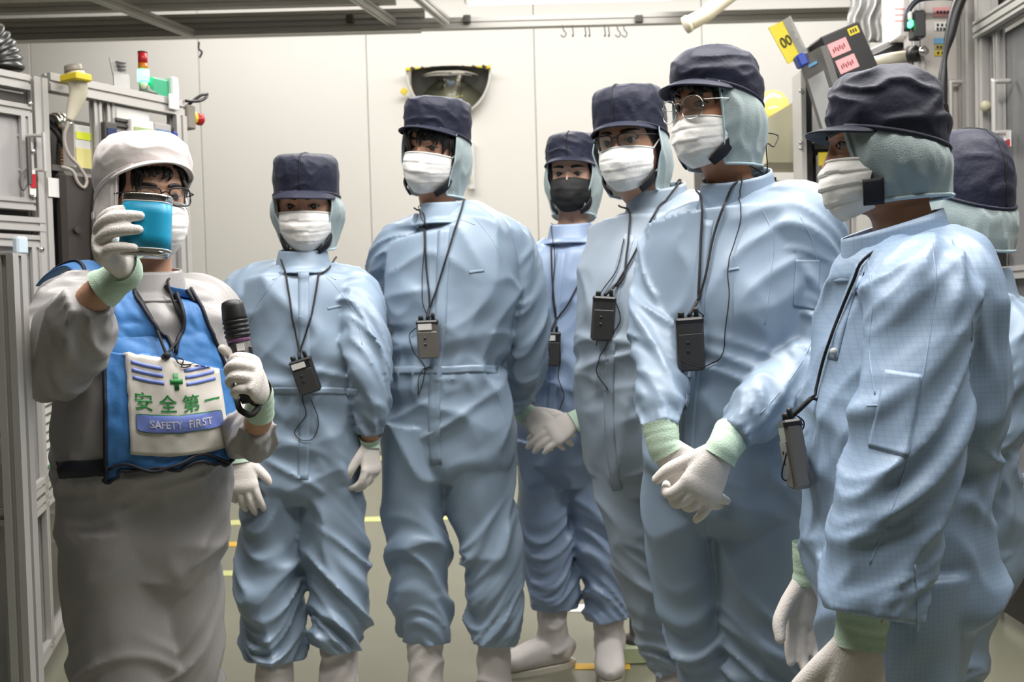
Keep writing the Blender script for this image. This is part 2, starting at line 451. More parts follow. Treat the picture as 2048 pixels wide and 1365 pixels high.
wallb = struct(mobj('wall_back', *pbox(-7, 7, 8.53, 8.65, 0, 4.8), SEAMM, None, False))
for k in range(-4, 5):
    x0 = -1.165 + 1.415 * k
    mobj('panel', *pbox(x0 + .0025, x0 + 1.4125, 8.5, 8.535, 0.09, 4.75, .004), WALLM, wallb, False)
struct(mobj('baseboard_back', *pbox(-7, 7, 8.49, 8.54, 0, 0.085, .004), mat('grey_baseboard', (.42, .41, .37), .5), None, False))
WALLD = mat('grey_machine_hall_wall', (.26, .26, .26), .6)
struct(mobj('wall_left', *pbox(-7.1, -7, -4, 8.6, 0, 4.8), WALLD, None, False)); struct(mobj('wall_right', *pbox(7, 7.1, -4, 8.6, 0, 4.8), WALLD, None, False))
struct(mobj('wall_front', *pbox(-7, 7, -4.1, -4, 0, 4.8), WALLD, None, False))
CEILW = mat('white_ceiling_panel', (0.85, 0.83, 0.80), 0.6); CEILG = mat('grey_booth_ceiling_panel', (0.52, 0.48, 0.42), 0.5)
ceil = struct(mobj('ceiling', *pbox(-5, 5, -3, 6.55, 3.24, 3.3), SEAMM, None, False))
struct(mobj('ceiling', *pbox(-7, 7, -4, 8.6, 4.8, 4.85), CEILW, None, False))
xs = [-5, -3.6, -2.25, -0.95, 0.35, 1.65, 2.95, 4.3, 5]
for i in range(len(xs) - 1):
    for y0, y1 in ((-3, -1), (-1, 1), (1, 3), (3, 4.9), (4.9, 6.54)):
        mobj('panel', *pbox(xs[i] + .006, xs[i + 1] - .006, y0 + .006, y1 - .006, 3.215, 3.242, .004), CEILG if xs[i + 1] < -0.9 else CEILW, ceil, False)

# ceiling frame of aluminium beams
fr = empty('ceiling_frame', (0, 6.5, 3.0), 'long aluminium ceiling frame crossing above the white back wall', 'frame')
def zX(px, py, Y): return at(px, py, Y)
a, b = at(-260, 50, 6.5), at(1760, 50, 6.5); za = at(840, 50, 6.5)[2]
mobj('beam', *prof((a[0], 6.5, za), (b[0], 6.5, za), .06, .07, (0, 0, 1), 1, 1), ALU, fr, False)
mobj('beam', *prof((a[0], 6.47, za + .065), (at(850, 0, 6.5)[0], 6.47, za + .065), .05, .055), ALU, fr, False)
mobj('beam', *prof((a[0], 6.15, za + .06), (at(790, 0, 6.1)[0], 6.15, za + .06), .05, .06), ALU, fr, False)
mobj('beam', *prof((a[0], 6.46, za - .045), (at(840, 0, 6.46)[0], 6.46, za - .045), .08, .018), ALU, fr, False)
for (p, q) in (((785, 45), (712, -5)), ((892, 42), (838, -5)), ((384, 68), (195, -5))):
    A = at(*p, 6.42); B = atz(*q, A[2] + .0)
    d = nrm(B - A); mobj('cross_beam', *prof(A, A + d * 3.0, .045, .05), ALU, fr, False)
for px in (934, 1278, 700):
    mobj('bracket', *box(at(px, 38, 6.45), (.05, .03, .05), None, .006), ALUD, fr, False)
cl = empty('ceiling_light', (.42, 6.0, 3.16), 'glowing white ceiling light above the middle of the back wall', 'lamp')
mobj('housing', *pbox(-.25, 1.1, 5.6, 6.52, 3.165, 3.214, .01), CEILW, cl, False)
mobj('diffuser', *pbox(-.22, 1.07, 5.63, 6.5, 3.155, 3.168), mat('lit_diffuser', (.9, .9, .88), .5, emit=(1, .97, .92), estr=2.5), cl, False)
# hooks on the frame
for i, (px, kind) in enumerate(((1125, 1), (1145, 0), (1170, 0), (1178, 0), (1209, 0), (1217, 0), (1234, 1), (1247, 1))):
    p = at(px, 50, 6.44); r = .022 if kind else .004
    pts = [p + (0, 0, .0), p + (r * .2, 0, -.03), p + (r, 0, -.055), p + (r * .3, 0, -.078), p + (-r * .6, 0, -.062)]
    tag(mobj('wire_hook', *wire(pts, .0035, 6), ALUD), '%s wire hook from left under the ceiling frame%s' % (['first', 'second', 'third', 'fourth', 'fifth', 'sixth', 'seventh', 'eighth'][i], ', bent in a loop' if kind else ''), 'hook', 'hooks under the ceiling frame')
p = at(398, 84, 6.4)
tag(mobj('hanging_clip', *wire([p, p + (.0, 0, -.05), p + (.015, 0, -.06), p + (.0, 0, -.10)], .006, 6), ALUD), 'dark metal clip dangling under the ceiling frame above the left machine', 'clip')
p0 = at(1500, -40, 4.6); p1 = at(1442, 5, 4.6); p2 = at(1410, 30, 4.6); p3 = at(1378, 47, 4.6)
hp = empty('beige_duct_pipe', p3, 'bent beige pipe hanging down from the ceiling', 'pipe')
mobj('pipe', *tube([p0, p1, p2, p3], [.034, .034, .034, .036], None, (0, 1, 0), 16), CREAM, hp)
mobj('end_cap', *tube([p3, p3 + nrm(p3 - p2) * .02], .04, None, (0, 1, 0), 16, .01), CREAM, hp)
mobj('strap', *tube([at(1452, -20, 4.58), at(1405, 20, 4.58)], .012, None, (0, 1, 0), 10), LABELW, hp)
# clear vinyl hanging at the ceiling
G = np.array([[at(1698 + 66 * u + 4 * math.sin(v * 9), -10 + 95 * v, 4.8 + .05 * math.sin(u * 14 + v * 3)) for u in np.linspace(0, 1, 40)] for v in np.linspace(0, 1, 14)])
tag(mobj('vinyl_curtain', *solid_grid(G, .002), CLEAR), 'crumpled clear vinyl curtain hanging from the ceiling above the black control box', 'curtain')

# convex mirror
mc = at(897, 141, 8.44); mw = .345
mi = empty('convex_mirror', mc, 'half-round convex safety mirror on the back wall with striped tape', 'mirror')
th = np.linspace(math.pi, 2 * math.pi, 41); rr = np.linspace(0, 1, 14)
V = [mc + (mw * r * math.cos(t), -.17 * (1 - r ** 2.2) , .38 * r * math.sin(t)) for r in rr for t in th]
mobj('reflector', V, grid_faces(14, 41), mat('mirror_silver', (.62, .61, .56), .05, 1.0, .03), mi)
V, F = tube([mc + (mw * math.cos(t), .01, .38 * math.sin(t)) for t in th], .016, None, (0, 1, 0), 8, .03); mobj('rim', V, F, LABELW, mi)
mobj('back_plate', *cat([([mc + (mw * 1.0 * math.cos(t), .05, .38 * math.sin(t)) for t in th], [list(range(41))])]), LABELW, mi, False)
mobj('edge_tape', *box(mc + (0, -.02, .012), (2 * mw + .02, .05, .022)), YEL, mi, False)
for k in range(8):
    c = mc + (-mw + .05 + k * .085, -.022, .012)
    mobj('tape_stripe', *box(c, (.036, .054, .024), Matrix.Rotation(.5, 3, 'Y')), BLACK, mi, False)
mobj('tape_tab', *box(at(808, 183, 8.44), (.05, .02, .05), Matrix.Rotation(.6, 3, 'Y'), .004), YEL, mi, False)
# narrow white plate on wall between tall visitor's hood and wall
wp = empty('wall_plate', at(943, 375, 8.45), 'narrow white plate with a yellow tag on the back wall', 'plate')
c = at(943, 332, 8.47); mobj('plate', *box(c, (.055, .03, .40), None, .006), LABELW, wp, False)
mobj('yellow_tag', *box(at(936, 356, 8.44), (.04, .01, .05), None, .002), YEL, wp, False)

class Face:                                   # a vertical machine face: O on the floor, e along it, n outwards
    def __init__(s, O, e):
        s.O = np.array((*O, 0.0)); s.e = nrm((*e, 0.0)); s.n = np.array((s.e[1], -s.e[0], 0)); s.R = np.column_stack([s.e, s.n, (0, 0, 1)])
    def tz(s, px, py):
        d = ray(px, py); k = (s.O - CAM).dot(s.n) / d.dot(s.n); p = CAM + k * d; return (p - s.O).dot(s.e), p[2]
    def pt(s, t, z, o=0.0): return s.O + s.e * t + s.n * o + np.array((0, 0, z))
    def px(s, px, py, o=0.0): t, z = s.tz(px, py); return s.pt(t, z, o)
    def rect(s, t0, t1, z0, z1, o, d, bev=0.0): return box(s.pt((t0 + t1) / 2, (z0 + z1) / 2, o), (abs(t1 - t0), d, abs(z1 - z0)), s.R, bev)
    def prect(s, x0, y0, x1, y1, o, d, bev=0.0):
        t0, z0 = s.tz(x0, y1); t1, z1 = s.tz(x1, y0); return s.rect(t0, t1, z0, z1, o, d, bev)
    def bar(s, t0, z0, t1, z1, w, o=0.0, nw=1, nh=1, h=None):
        up = s.n if abs(t1 - t0) < .01 else (0, 0, 1)
        return prof(s.pt(t0, z0, o), s.pt(t1, z1, o), h or w, w, up, nh, nw)

def lettering(name, s, face, t, z, o, hgt, m, parent, wid=None):
    V2, F, asp = text2d(s)
    if len(V2) == 0: return
    wd = wid or hgt * asp
    V = [face.pt(t + (x - .5) * wd, z + (y - .5) * hgt, o) for x, y in V2]
    return mobj(name, V, F, m, parent, False)

# ---- left: upper cabinet and open frame machine (one plane)
L1 = Face((-1.537, 3.4), (.509, .861))
tA = L1.tz(76, 300)[0]; zT = L1.tz(76, 158)[1]
cab = empty('machine_cabinet', L1.pt(tA, 0), 'aluminium framed machine cabinet with grey panel doors at the left edge', 'cabinet')
mobj('post', *L1.bar(tA, 1.07, tA, zT, .06, 0, 2, 1, .05), ALU, cab, False)
z = [L1.tz(30, y)[1] for y in (163, 190, 205, 392, 420, 448, 470, 492, 770, 800, 835)]
tL, tR = tA - .62, tA - .035
mobj('top_rail', *L1.bar(tL, z[0], tR, z[0], .05, 0, 1), ALU, cab, False)
mobj('dark_gap', *L1.rect(tL, tR, z[1] - .02, z[1] + .01, -.02, .02), ALUD, cab, False)
def door(t0, t1, z0, z1, nm):
    d = mobj('door', *L1.rect(t0 + .03, t1 - .03, z0 + .03, z1 - .03, .0, .008), PANELG, cab, False)
    for A in ((t0, z0 + .02, t1, z0 + .02), (t0, z1 - .02, t1, z1 - .02)): mobj('frame_rail', *L1.bar(*A, .04, .008), ALU, d, False)
    for t in (t0 + .02, t1 - .02): mobj('frame_stile', *L1.bar(t, z0 + .04, t, z1 - .04, .04, .008), ALU, d, False)
    return d
d1 = door(tL, tR, z[4], z[1] - .03, 'upper')
mobj('rail', *L1.bar(tL, z[5], tR + .03, z[5], .045, .01), ALU, cab, False)
d2 = door(tL, tR + .02, max(z[8], 1.11), z[6], 'lower')
mobj('base_rail', *L1.bar(tL, 1.085, tR, 1.085, .03, .0), ALU, cab, False)
# handle bracket on door
hx = L1.tz(62, 300)[0]; zh0, zh1 = L1.tz(62, 344)[1], L1.tz(62, 276)[1]
mobj('door_handle', *cat([wire([L1.pt(hx, zh0 - .005, .07), L1.pt(hx, zh1 + .01, .07)], .007), wire([L1.pt(hx - .05, zh1, .0), L1.pt(hx, zh1, .07)], .006), wire([L1.pt(hx - .05, zh0, .0), L1.pt(hx, zh0, .07)], .006)]), ALU, d1, False)
tq = L1.tz(38, 300)[0]
mobj('latch_rod', *wire([L1.pt(tq, zh1 - .01, .05), L1.pt(tq, zh0 - .05, .05)], .008), ALUD, d1, False)
mobj('lock_tag', *L1.prect(41, 343, 51, 392, .05, .004), LABELW, d1, False)
mobj('lock_tag_print', *L1.prect(41, 352, 51, 378, .054, .002), RED, d1, False)
c0 = L1.px(36, 340, .05); pts = [c0, L1.px(24, 352, .05), L1.px(21, 372, .05), L1.px(27, 384, .05), L1.px(36, 372, .05)]
mobj('latch_cable', *wire(pts, .003), ALUD, d1)
for px, py in ((48, 210), (54, 305), (57, 396), (35, 508), (72, 500)): mobj('screw', *disc(L1.px(px, py, .032), .007, L1.n, .006, 10), CHROME, cab)
t_, z_ = L1.tz(95, 385); mobj('clear_label', *L1.prect(84, 360, 110, 395, .035, .002), LABELW, cab, False)
tag(mobj('wall_hook_clip', *L1.prect(-8, 478, 14, 512, .10, .03, .006), mat('pale_blue_clip', (.55, .66, .74), .5), None, False), 'small pale blue and white clip at the left edge above the front post', 'clip')
# round flexible duct on top
dc = L1.pt(L1.tz(50, 157)[0] - .20, zT + .035, -.10); R_ = .20; pts = []
n = 46
for i in range(n + 1):
    t = math.pi * i / n; pts.append(dc + L1.e * (R_ * math.cos(t)) * 1.0 + np.array((0, 0, R_ * .72 * math.sin(t))))
rad = [.062 if i % 2 else .050 for i in range(n + 1)]
tag(mobj('flexible_duct', *tube(pts, rad, None, L1.n, 20, .006), mat('black_silver_duct', (.10, .10, .10), .3, .6, .5, 50)), 'ribbed black and silver flexible duct arching over the left cabinet', 'duct')

# open frame machine behind the cabinet
om = empty('open_machine', L1.pt(.2, 0, -.1), 'open aluminium machine frame with instruments behind the person in grey', 'machine')
t0, zt0 = L1.tz(100, 172); t1, zt1 = L1.tz(356, 212); zt = (zt0 + zt1) / 2
mobj('top_rail', *L1.bar(tA + .04, zt, t1 + .01, zt, .06, 0, 1, 1, .05), ALU, om, False)
tP = L1.tz(357, 330)[0]
mobj('post', *L1.bar(tP, 0, tP, zt - .03, .055, 0, 1, 1, .05), ALU, om, False)
for x, y in ((196, 260), (222, 260)):
    t = L1.tz(x, y)[0]; mobj('post', *L1.bar(t, 1.07, t, zt - .03, .03, -.01), ALU, om, False)
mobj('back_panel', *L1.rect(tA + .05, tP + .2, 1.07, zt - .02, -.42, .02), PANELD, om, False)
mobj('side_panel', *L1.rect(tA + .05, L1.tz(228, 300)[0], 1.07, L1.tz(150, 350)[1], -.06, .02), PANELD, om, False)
zd0, zd1 = 1.08, zt - .06; td0 = L1.tz(230, 300)[0]
mobj('door', *L1.rect(td0, tP - .03, zd0, zd1 - .05, -.005, .01), PANELG, om, False)
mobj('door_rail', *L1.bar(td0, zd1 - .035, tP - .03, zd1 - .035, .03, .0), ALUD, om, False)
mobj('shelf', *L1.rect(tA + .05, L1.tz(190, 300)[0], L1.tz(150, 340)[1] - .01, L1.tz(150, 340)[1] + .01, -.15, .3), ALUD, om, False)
# instruments on the door
def screen(nm, x0, y0, x1, y1, case, scr, label, cat_, in_=.012, txt=None):
    e = empty(nm, L1.px((x0 + x1) / 2, y1, .02), label, cat_)
    mobj('case', *L1.prect(x0, y0, x1, y1, .015, .03, .004), case, e, False)
    q = .12; mobj('display', *L1.prect(x0 + (x1 - x0) * q, y0 + (y1 - y0) * .3, x1 - (x1 - x0) * q, y1 - (y1 - y0) * q, .032, .004), scr, e, False)
    return e
screen('temperature_controller', 253, 246, 297, 296, LABELW, mat('olive_lcd', (.36, .46, .2), .3), 'white controller with an olive green display on the machine door', 'controller')
screen('dark_display', 201, 248, 224, 290, ALUD, mat('dark_blue_screen', (.02, .04, .12), .2), 'narrow dark blue display between the two machine posts', 'display')
screen('blue_display', 299, 252, 332, 292, PANELG, mat('pale_blue_screen', (.16, .27, .46), .25), 'pale blue display next to the olive controller', 'display')
tag(mobj('blue_marker', *L1.prect(336, 266, 346, 282, .02, .02, .004), ROYAL, None, False), 'small royal blue marker clipped at the machine door edge', 'marker')
mobj('note_sheet', *L1.prect(232, 225, 296, 243, .004, .002), LABELW, om, False)
# silver flexible hose and yellow box inside
h0 = L1.px(170, 232, -.10)
pts = [L1.px(150, 240, -.12), L1.px(166, 236, -.12), L1.px(176, 262, -.12), L1.px(176, 300, -.12), L1.px(174, 345, -.12)]
n = 40; D = catmull(np.array(pts), n); tag(mobj('silver_hose', *tube(D, [.030 + .006 * (i % 2) for i in range(n)], None, L1.n, 18, .004), mat('crinkled_silver_foil', (.62, .61, .58), .22, 1.0, .3, 60)), 'crinkled silver hose inside the open left machine', 'hose')
tag(mobj('camera_unit', *cat([L1.prect(128, 236, 166, 300, -.2, .06, .01), wire([L1.px(140, 240, -.12), L1.px(152, 262, -.10), L1.px(166, 290, -.10)], .010)]), BLACK), 'black camera unit with a cable in the open left machine', 'instrument')
tag(mobj('indicator_lamp', *disc(L1.px(113, 281, -.10), .011, L1.n, .01, 14), mat('lit_orange_lamp', (.8, .3, .02), .4, emit=(1, .35, .03), estr=3)), 'small glowing orange lamp beside the scanner cable', 'lamp')
yb = empty('yellow_box', L1.px(175, 345, -.05), 'white and yellow carton standing beside the silver hose', 'box')
mobj('carton', *L1.prect(161, 252, 192, 345, -.06, .07, .004), LABELW, yb, False)
mobj('yellow_front', *L1.prect(162, 298, 191, 344, -.024, .004), YELP, yb, False)
mobj('fluorescent_band', *L1.prect(161, 266, 191, 276, -.024, .004), mat('fluorescent_yellow', (.72, .80, .04), .5), yb, False)
# dark monitor back and grey/blue chair-like drum
tag(mobj('monitor', *cat([L1.prect(112, 352, 178, 560, .03, .05, .015), disc(L1.px(130, 462, .06), .012, L1.n, .02)]), mat('charcoal_plastic', (.045, .038, .034), .4), None, False), 'large charcoal monitor seen from behind at the left machine', 'monitor')
cr = empty('operator_seat', L1.px(180, 560, .05), 'grey and blue seat back behind the white hood', 'seat')
G = np.array([[L1.px(162 + 42 * u - 9 * math.sin(v * 3.1) + 4, 352 + 215 * v, .07 + .05 * math.sin(u * 3.1)) for u in np.linspace(0, 1, 10)] for v in np.linspace(0, 1, 16)])
mobj('shell', *solid_grid(G, .02), mat('mid_grey_plastic', (.16, .155, .15), .45), cr)
G = np.array([[L1.px(172 + 36 * u - 8 * math.sin(v * 3.1), 395 + 140 * v, .11 + .03 * math.sin(u * 3.1)) for u in np.linspace(0, 1, 8)] for v in np.linspace(0, 1, 12)])
mobj('cushion', *solid_grid(G, .02), ROYAL, cr)
# barcode scanner in its yellow holder
sc_ = empty('barcode_scanner', L1.px(122, 245, .06), 'cream handheld barcode scanner hanging in a yellow holder', 'scanner')
P = [L1.px(113, 146, .09), L1.px(118, 165, .095), L1.px(123, 190, .09), L1.px(119, 222, .075), L1.px(112, 246, .07)]
mobj('body', *tube(P, [.026, .032, .030, .023, .012], [.03, .034, .027, .02, .012], L1.e, 18, .006), CREAM, sc_)
mobj('scan_head', *tube([L1.px(112, 139, .09), L1.px(114, 152, .092)], [.027, .030], [.03, .034], L1.e, 16, .01), mat('taupe_plastic', (.25, .22, .19), .45), sc_)
mobj('holder', *cat([L1.prect(98, 161, 130, 169, .10, .09, .004), L1.prect(124, 163, 141, 169, .07, .02, .002)]), YEL, sc_, False)
P = [L1.px(112, 246, .07), L1.px(106, 280, .06), L1.px(112, 308, .06), L1.px(138, 340, .06), L1.px(151, 368, .06), L1.px(146, 379, .06), L1.px(134, 370, .06), L1.px(122, 345, .06), L1.px(104, 336, .05)]
mobj('cable', *wire(P, .006), mat('taupe_cable', (.36, .32, .29), .5), sc_)
# placard, tower light, green case, emergency stop on top of the machine
pl = empty('placard', L1.pt(L1.tz(240, 190)[0], zt + .03), 'grey placard on a clear stand on the left machine top', 'sign')
mobj('stand', *L1.prect(228, 150, 259, 190, .0, .004), CLEAR, pl, False)
q = [L1.px(219, 115, .0), L1.px(253, 121, .0), L1.px(254, 148, .0), L1.px(226, 149, .0)]
mobj('plate', *solid_grid(np.array([[q[0], q[1]], [q[3], q[2]]]), .004), mat('grey_placard', (.36, .35, .34), .5), pl, False)
for k in range(3):
    a_, b_ = L1.px(229 + 2 * k, 124 + 7 * k, .008), L1.px(248, 127 + 7 * k, .008); mobj('print_line', *wire([a_, b_], .0035, 6), ALUD, pl)
mobj('green_label', *L1.prect(231, 181, 249, 189, .01, .004), PGREEN, pl, False)
mobj('red_label', *L1.prect(251, 182, 257, 190, .01, .004), RED, pl, False)
tl = empty('signal_tower', L1.pt(L1.tz(298, 195)[0], zt + .03), 'signal tower with red, amber and glowing green lenses on the left machine', 'lamp')
tc = L1.tz(294, 150)[0]; H = lambda y: L1.tz(294, y)[1]
ax = lambda y: L1.pt(tc, H(y), -.02)
def seg(nm, y0, y1, r, m, r2=None): return mobj(nm, *lathe([(r, 0), (r, H(y0) - H(y1)), ((r2 or r), H(y0) - H(y1))], ax(y1)), m, tl)
seg('red_lens', 105, 126, .017, RED); seg('amber_lens', 126, 139, .0175, AMBER)
seg('green_lens', 139, 161, .021, mat('lit_green_lens', (.1, .8, .5), .3, emit=(.10, 1, .5), estr=5))
seg('cap', 102.5, 105, .0175, BLACK); seg('stem', 161, 183, .014, BEIGE)
mobj('foot', *lathe([(.045, 0), (.043, .006), (.018, .02), (.015, .035)], L1.pt(tc + .01, zt + .032, -.02)), ALUD, tl)
gc = empty('green_case', L1.pt(L1.tz(335, 190)[0], zt + .03), 'green lit case with a white end on the left machine top', 'case')
mobj('body', *L1.prect(309, 160, 343, 190, -.05, .08, .006), mat('green_box_plastic', (.01, .22, .11), .3, emit=(.0, .5, .22), estr=.25), gc, False)
mobj('white_end', *L1.prect(343, 156, 357, 196, -.05, .11, .006), LABELW, gc, False)
mobj('corner_plate', *L1.prect(325, 194, 345, 220, .035, .006, .003), LABELW, om, False)
es = empty('emergency_stop', L1.px(375, 258, .0), 'emergency stop box with a red mushroom button beside the machine post', 'button')
mobj('box', *L1.prect(365, 214, 381, 258, .0, .06, .005), mat('brown_grey_case', (.23, .20, .17), .5), es, False)
b0 = L1.px(383, 236, .0); ee = L1.e
mobj('yellow_ring', *tube([b0 - ee * .002, b0 + ee * .012], .026, None, (0, 0, 1), 18, .01), YEL, es)
mobj('red_button', *lathe([(.014, 0), (.014, .014), (.022, .018), (.024, .034), (.016, .042)], b0 + ee * .012, ee), RED, es)
P = [L1.px(360, 204, .03), L1.px(382, 205, .04), L1.px(398, 197, .04), L1.px(401, 192, .04), L1.px(392, 192, .04), L1.px(378, 202, .03), L1.px(372, 214, .0)]
mobj('cable', *wire(P, .006), BLACK, es)

# ---- left: low cabinet running towards the back
L2 = Face((-1.45, 2.9), (-.26, .966))
L2.n = np.array((.966, .26, 0)); L2.R = np.column_stack([L2.e, L2.n, (0, 0, 1)])
lc = empty('low_cabinet', L2.pt(.4, 0), 'low aluminium cabinet with dark panels behind the front post', 'cabinet')
LT = 1.02; ZT = 1.02
for t in (0.0, .42, LT): mobj('post', *L2.bar(t, .1, t, ZT, .045, -.02), ALU, lc, False)
for z0 in (.12, .60, .66, ZT - .0): mobj('rail', *L2.bar(0, z0, LT, z0, .045, -.02), ALU, lc, False)
for (a0, a1) in ((.03, .39), (.45, LT - .03)):
    mobj('panel', *L2.rect(a0, a1, .16, .57, -.03, .01), PANELD, lc, False)
    mobj('panel', *L2.rect(a0, a1, .70, ZT - .03, -.03, .01), PANELG, lc, False)
mobj('top_plate', *box(L2.pt(LT / 2, ZT + .03, -.3), (LT, .6, .01), L2.R), ALU, lc, False)
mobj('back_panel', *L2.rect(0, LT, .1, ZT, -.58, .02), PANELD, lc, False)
for z0 in (.36, .47): mobj('handle', *wire([L2.pt(.9, z0, -.02), L2.pt(.9, z0, .06)], .010), ALU, lc)
for t in (.03, LT - .03):
    mobj('foot', *lathe([(.028, 0), (.028, .012), (.010, .016), (.010, .10)], L2.pt(t, 0, -.03)), ALUD, lc)
mobj('lock_tag', *L2.rect(.88, .93, .27, .35, -.015, .004), LABELW, lc, False); mobj('lock_tag_print', *L2.rect(.88, .93, .28, .31, -.012, .003), RED, lc, False)
sg = empty('notice_sheet', L2.pt(.66, .72, -.018), 'white notice with a red heading and a green border on the low cabinet', 'notice')
mobj('sheet', *L2.rect(.47, .96, .70, .98, -.018, .003), mat('notice_paper', (.72, .72, .68), .6), sg, False)
mobj('green_border', *L2.rect(.47, .96, .692, .70, -.016, .003), PGREEN, sg, False)
mobj('red_heading', *L2.rect(.49, .60, .945, .965, -.015, .002), RED, sg, False)
for k in range(6): mobj('print_line', *L2.rect(.50, .86 - .04 * (k % 3), .90 - .03 * k, .907 - .03 * k, -.015, .002), ALUD, sg, False)

# ---- front post with its guard panel
fp = empty('guard_fence', at(20, 1000, 1.78) * (1, 1, 0), 'aluminium guard post and clear guard panel in front at the left edge', 'fence')
ptop = at(20, 512, 1.78); px_ = ptop[0]
mobj('post', *prof((px_, 1.78, 0), (px_, 1.78, ptop[2]), .035, .05, (0, 1, 0), 1, 1), ALU, fp, False)
mobj('post_cap', *box((px_, 1.78, ptop[2] + .002), (.034, .05, .004)), PANELG, fp, False)
g0 = px_ - .38
mobj('panel', *pbox(g0, px_ - .02, 1.785, 1.79, .12, ptop[2] - .02), PANE, fp, False)
for z0 in (.85, .11, ptop[2] - .025): mobj('rail', *prof((g0, 1.79, z0), (px_ - .018, 1.79, z0), .03, .03), ALU, fp, False)
mobj('post', *prof((g0, 1.78, 0), (g0, 1.78, ptop[2]), .035, .05, (0, 1, 0), 1, 1), ALU, fp, False)
for z0 in (1.0, .47): mobj('bolt', *disc((px_ - .03, 1.76, z0), .007, (0, -1, 0), .012, 10), CHROME, fp)
mobj('white_label', *box(at(1, 880, 1.778), (.02, .002, .09)), LABELW, fp, False)

# ---- right side -------------------------------------------------------------
rc = empty('labelled_column', at(1880, 400, 3.9) * (1, 1, 0), 'tall pale machine column with pink, blue and yellow labels', 'column')
xa, xb = at(1842, 200, 3.9)[0], at(1932, 200, 3.9)[0]
PALE = mat('pale_machine_paint', (.56, .525, .49), .45, 0, .03, 3)
mobj('body', *pbox(xa, xb, 3.9, 4.3, 0, 2.75, .008), PALE, rc, False)
mobj('corner_profile', *prof((xa - .012, 3.9, 0), (xa - .012, 3.9, 2.75), .04, .04, (0, 1, 0)), ALU, rc, False)
mobj('dark_groove', *pbox(xb, xb + .018, 3.89, 4.3, 0, 2.75), ALUD, rc, False)
def lab(parent, x0, y0, x1, y1, Y, m, nm='label'): 
    a_, b_ = at(x0, y1, Y), at(x1, y0, Y); return mobj(nm, *pbox(a_[0], b_[0], Y - .002, Y, a_[2], b_[2]), m, parent, False)
l1 = lab(rc, 1867, 14, 1902, 34, 3.898, PINK); lab(rc, 1868, 44, 1902, 62, 3.898, LABELW); lab(rc, 1868, 76, 1896, 88, 3.898, SKY)
lab(rc, 1869, 89, 1896, 99, 3.898, mat('ochre_label', (.55, .45, .12), .6)); lab(rc, 1869, 101, 1894, 112, 3.898, YEL)
for (x0, x1, y, nn) in ((1872, 1899, 24, 4), (1872, 1898, 50, 3), (1872, 1898, 58, 4), (1872, 1892, 94, 3), (1873, 1890, 106, 2)):
    for k in range(nn):
        xx = x0 + (x1 - x0) * (k + .15) / nn; mobj('label_print', *box(at(xx + 2.5, y, 3.894), (.008, .001, .010)), INK, rc, False)
P = [at(1925, -12, 3.7), at(1912, 20, 3.7), at(1900, 70, 3.7), at(1889, 118, 3.7), at(1886, 150, 3.7), at(1884, 260, 3.7)]
tag(mobj('black_cable_bundle', *tube(P, [.022, .022, .019, .010, .016, .018], None, (0, 1, 0), 14), BLACK), 'black wrapped cable bundle hanging in front of the labelled column', 'cable')
P = [at(1814, 62, 3.8), at(1817, 20, 3.8), at(1832, 2, 3.8), at(1870, -6, 3.8), at(1925, -4, 3.8)]
tag(mobj('arched_cable', *wire(P, .012, 10), mat('dark_blue_cable', (.02, .024, .04), .4)), 'dark cable arching from the green sensor to the column top', 'cable')
sn = empty('green_sensor', at(1832, 80, 3.8), 'black sensor block with a glowing green lamp on the labelled column', 'sensor')
mobj('block', *box(at(1834, 52, 3.8), (.045, .06, .10), None, .005), BLACK, sn, False)
mobj('green_lamp', *box(at(1821, 48, 3.76), (.014, .03, .026), None, .005), mat('lit_green_led', (.1, .9, .3), .4, emit=(.05, 1, .25), estr=4), sn, False)
mobj('clear_tube', *box(at(1820, 32, 3.76), (.012, .02, .03), None, .004), LABELW, sn, False)
# white carton, actuator and arm left of the column
wb = empty('white_carton', at(1800, 70, 4.0), 'white printed carton on top of the right machine', 'box')
mobj('carton', *box(at(1806, 38, 4.05), (.08, .18, .19), Matrix.Rotation(.1, 3, 'Y'), .004), LABELW, wb, False)
for k in range(3): mobj('print_line', *box(at(1800, 18 + 12 * k, 3.955), (.04, .002, .006)), PINK, wb, False)
ac = empty('linear_actuator', at(1770, 90, 4.0), 'grey and black linear actuator rail beside the labelled column', 'actuator')
Ry = lambda a_: np.array(Matrix.Rotation(a_, 3, 'Y'))
mobj('rail', *box(at(1775, 92, 4.1), (.17, .06, .035), Ry(-.42), .004), PANELG, ac, False)
mobj('carriage', *box(at(1770, 106, 4.08), (.15, .07, .03), Ry(-.42), .004), BLACK, ac, False)
mobj('clamp', *box(at(1826, 84, 3.95), (.05, .07, .05), None, .006), PANELG, ac, False)
mobj('hose', *tube([at(1738, 128, 4.0), at(1780, 118, 3.95), at(1812, 113, 3.95)], .024, None, (0, 1, 0), 12), CREAM, ac)
mobj('black_valve', *lathe([(.03, 0), (.032, .03), (.022, .04)], at(1818, 110, 3.9), (.7, -.7, 0)), BLACK, ac)
mobj('steel_fitting', *lathe([(.014, 0), (.014, .03), (.018, .03), (.018, .05)], at(1832, 112, 3.88), (.3, -.9, .2)), CHROME, ac)
mobj('steel_bracket', *box(at(1800, 135, 4.0), (.11, .05, .06), None, .006), ALU, ac, False)
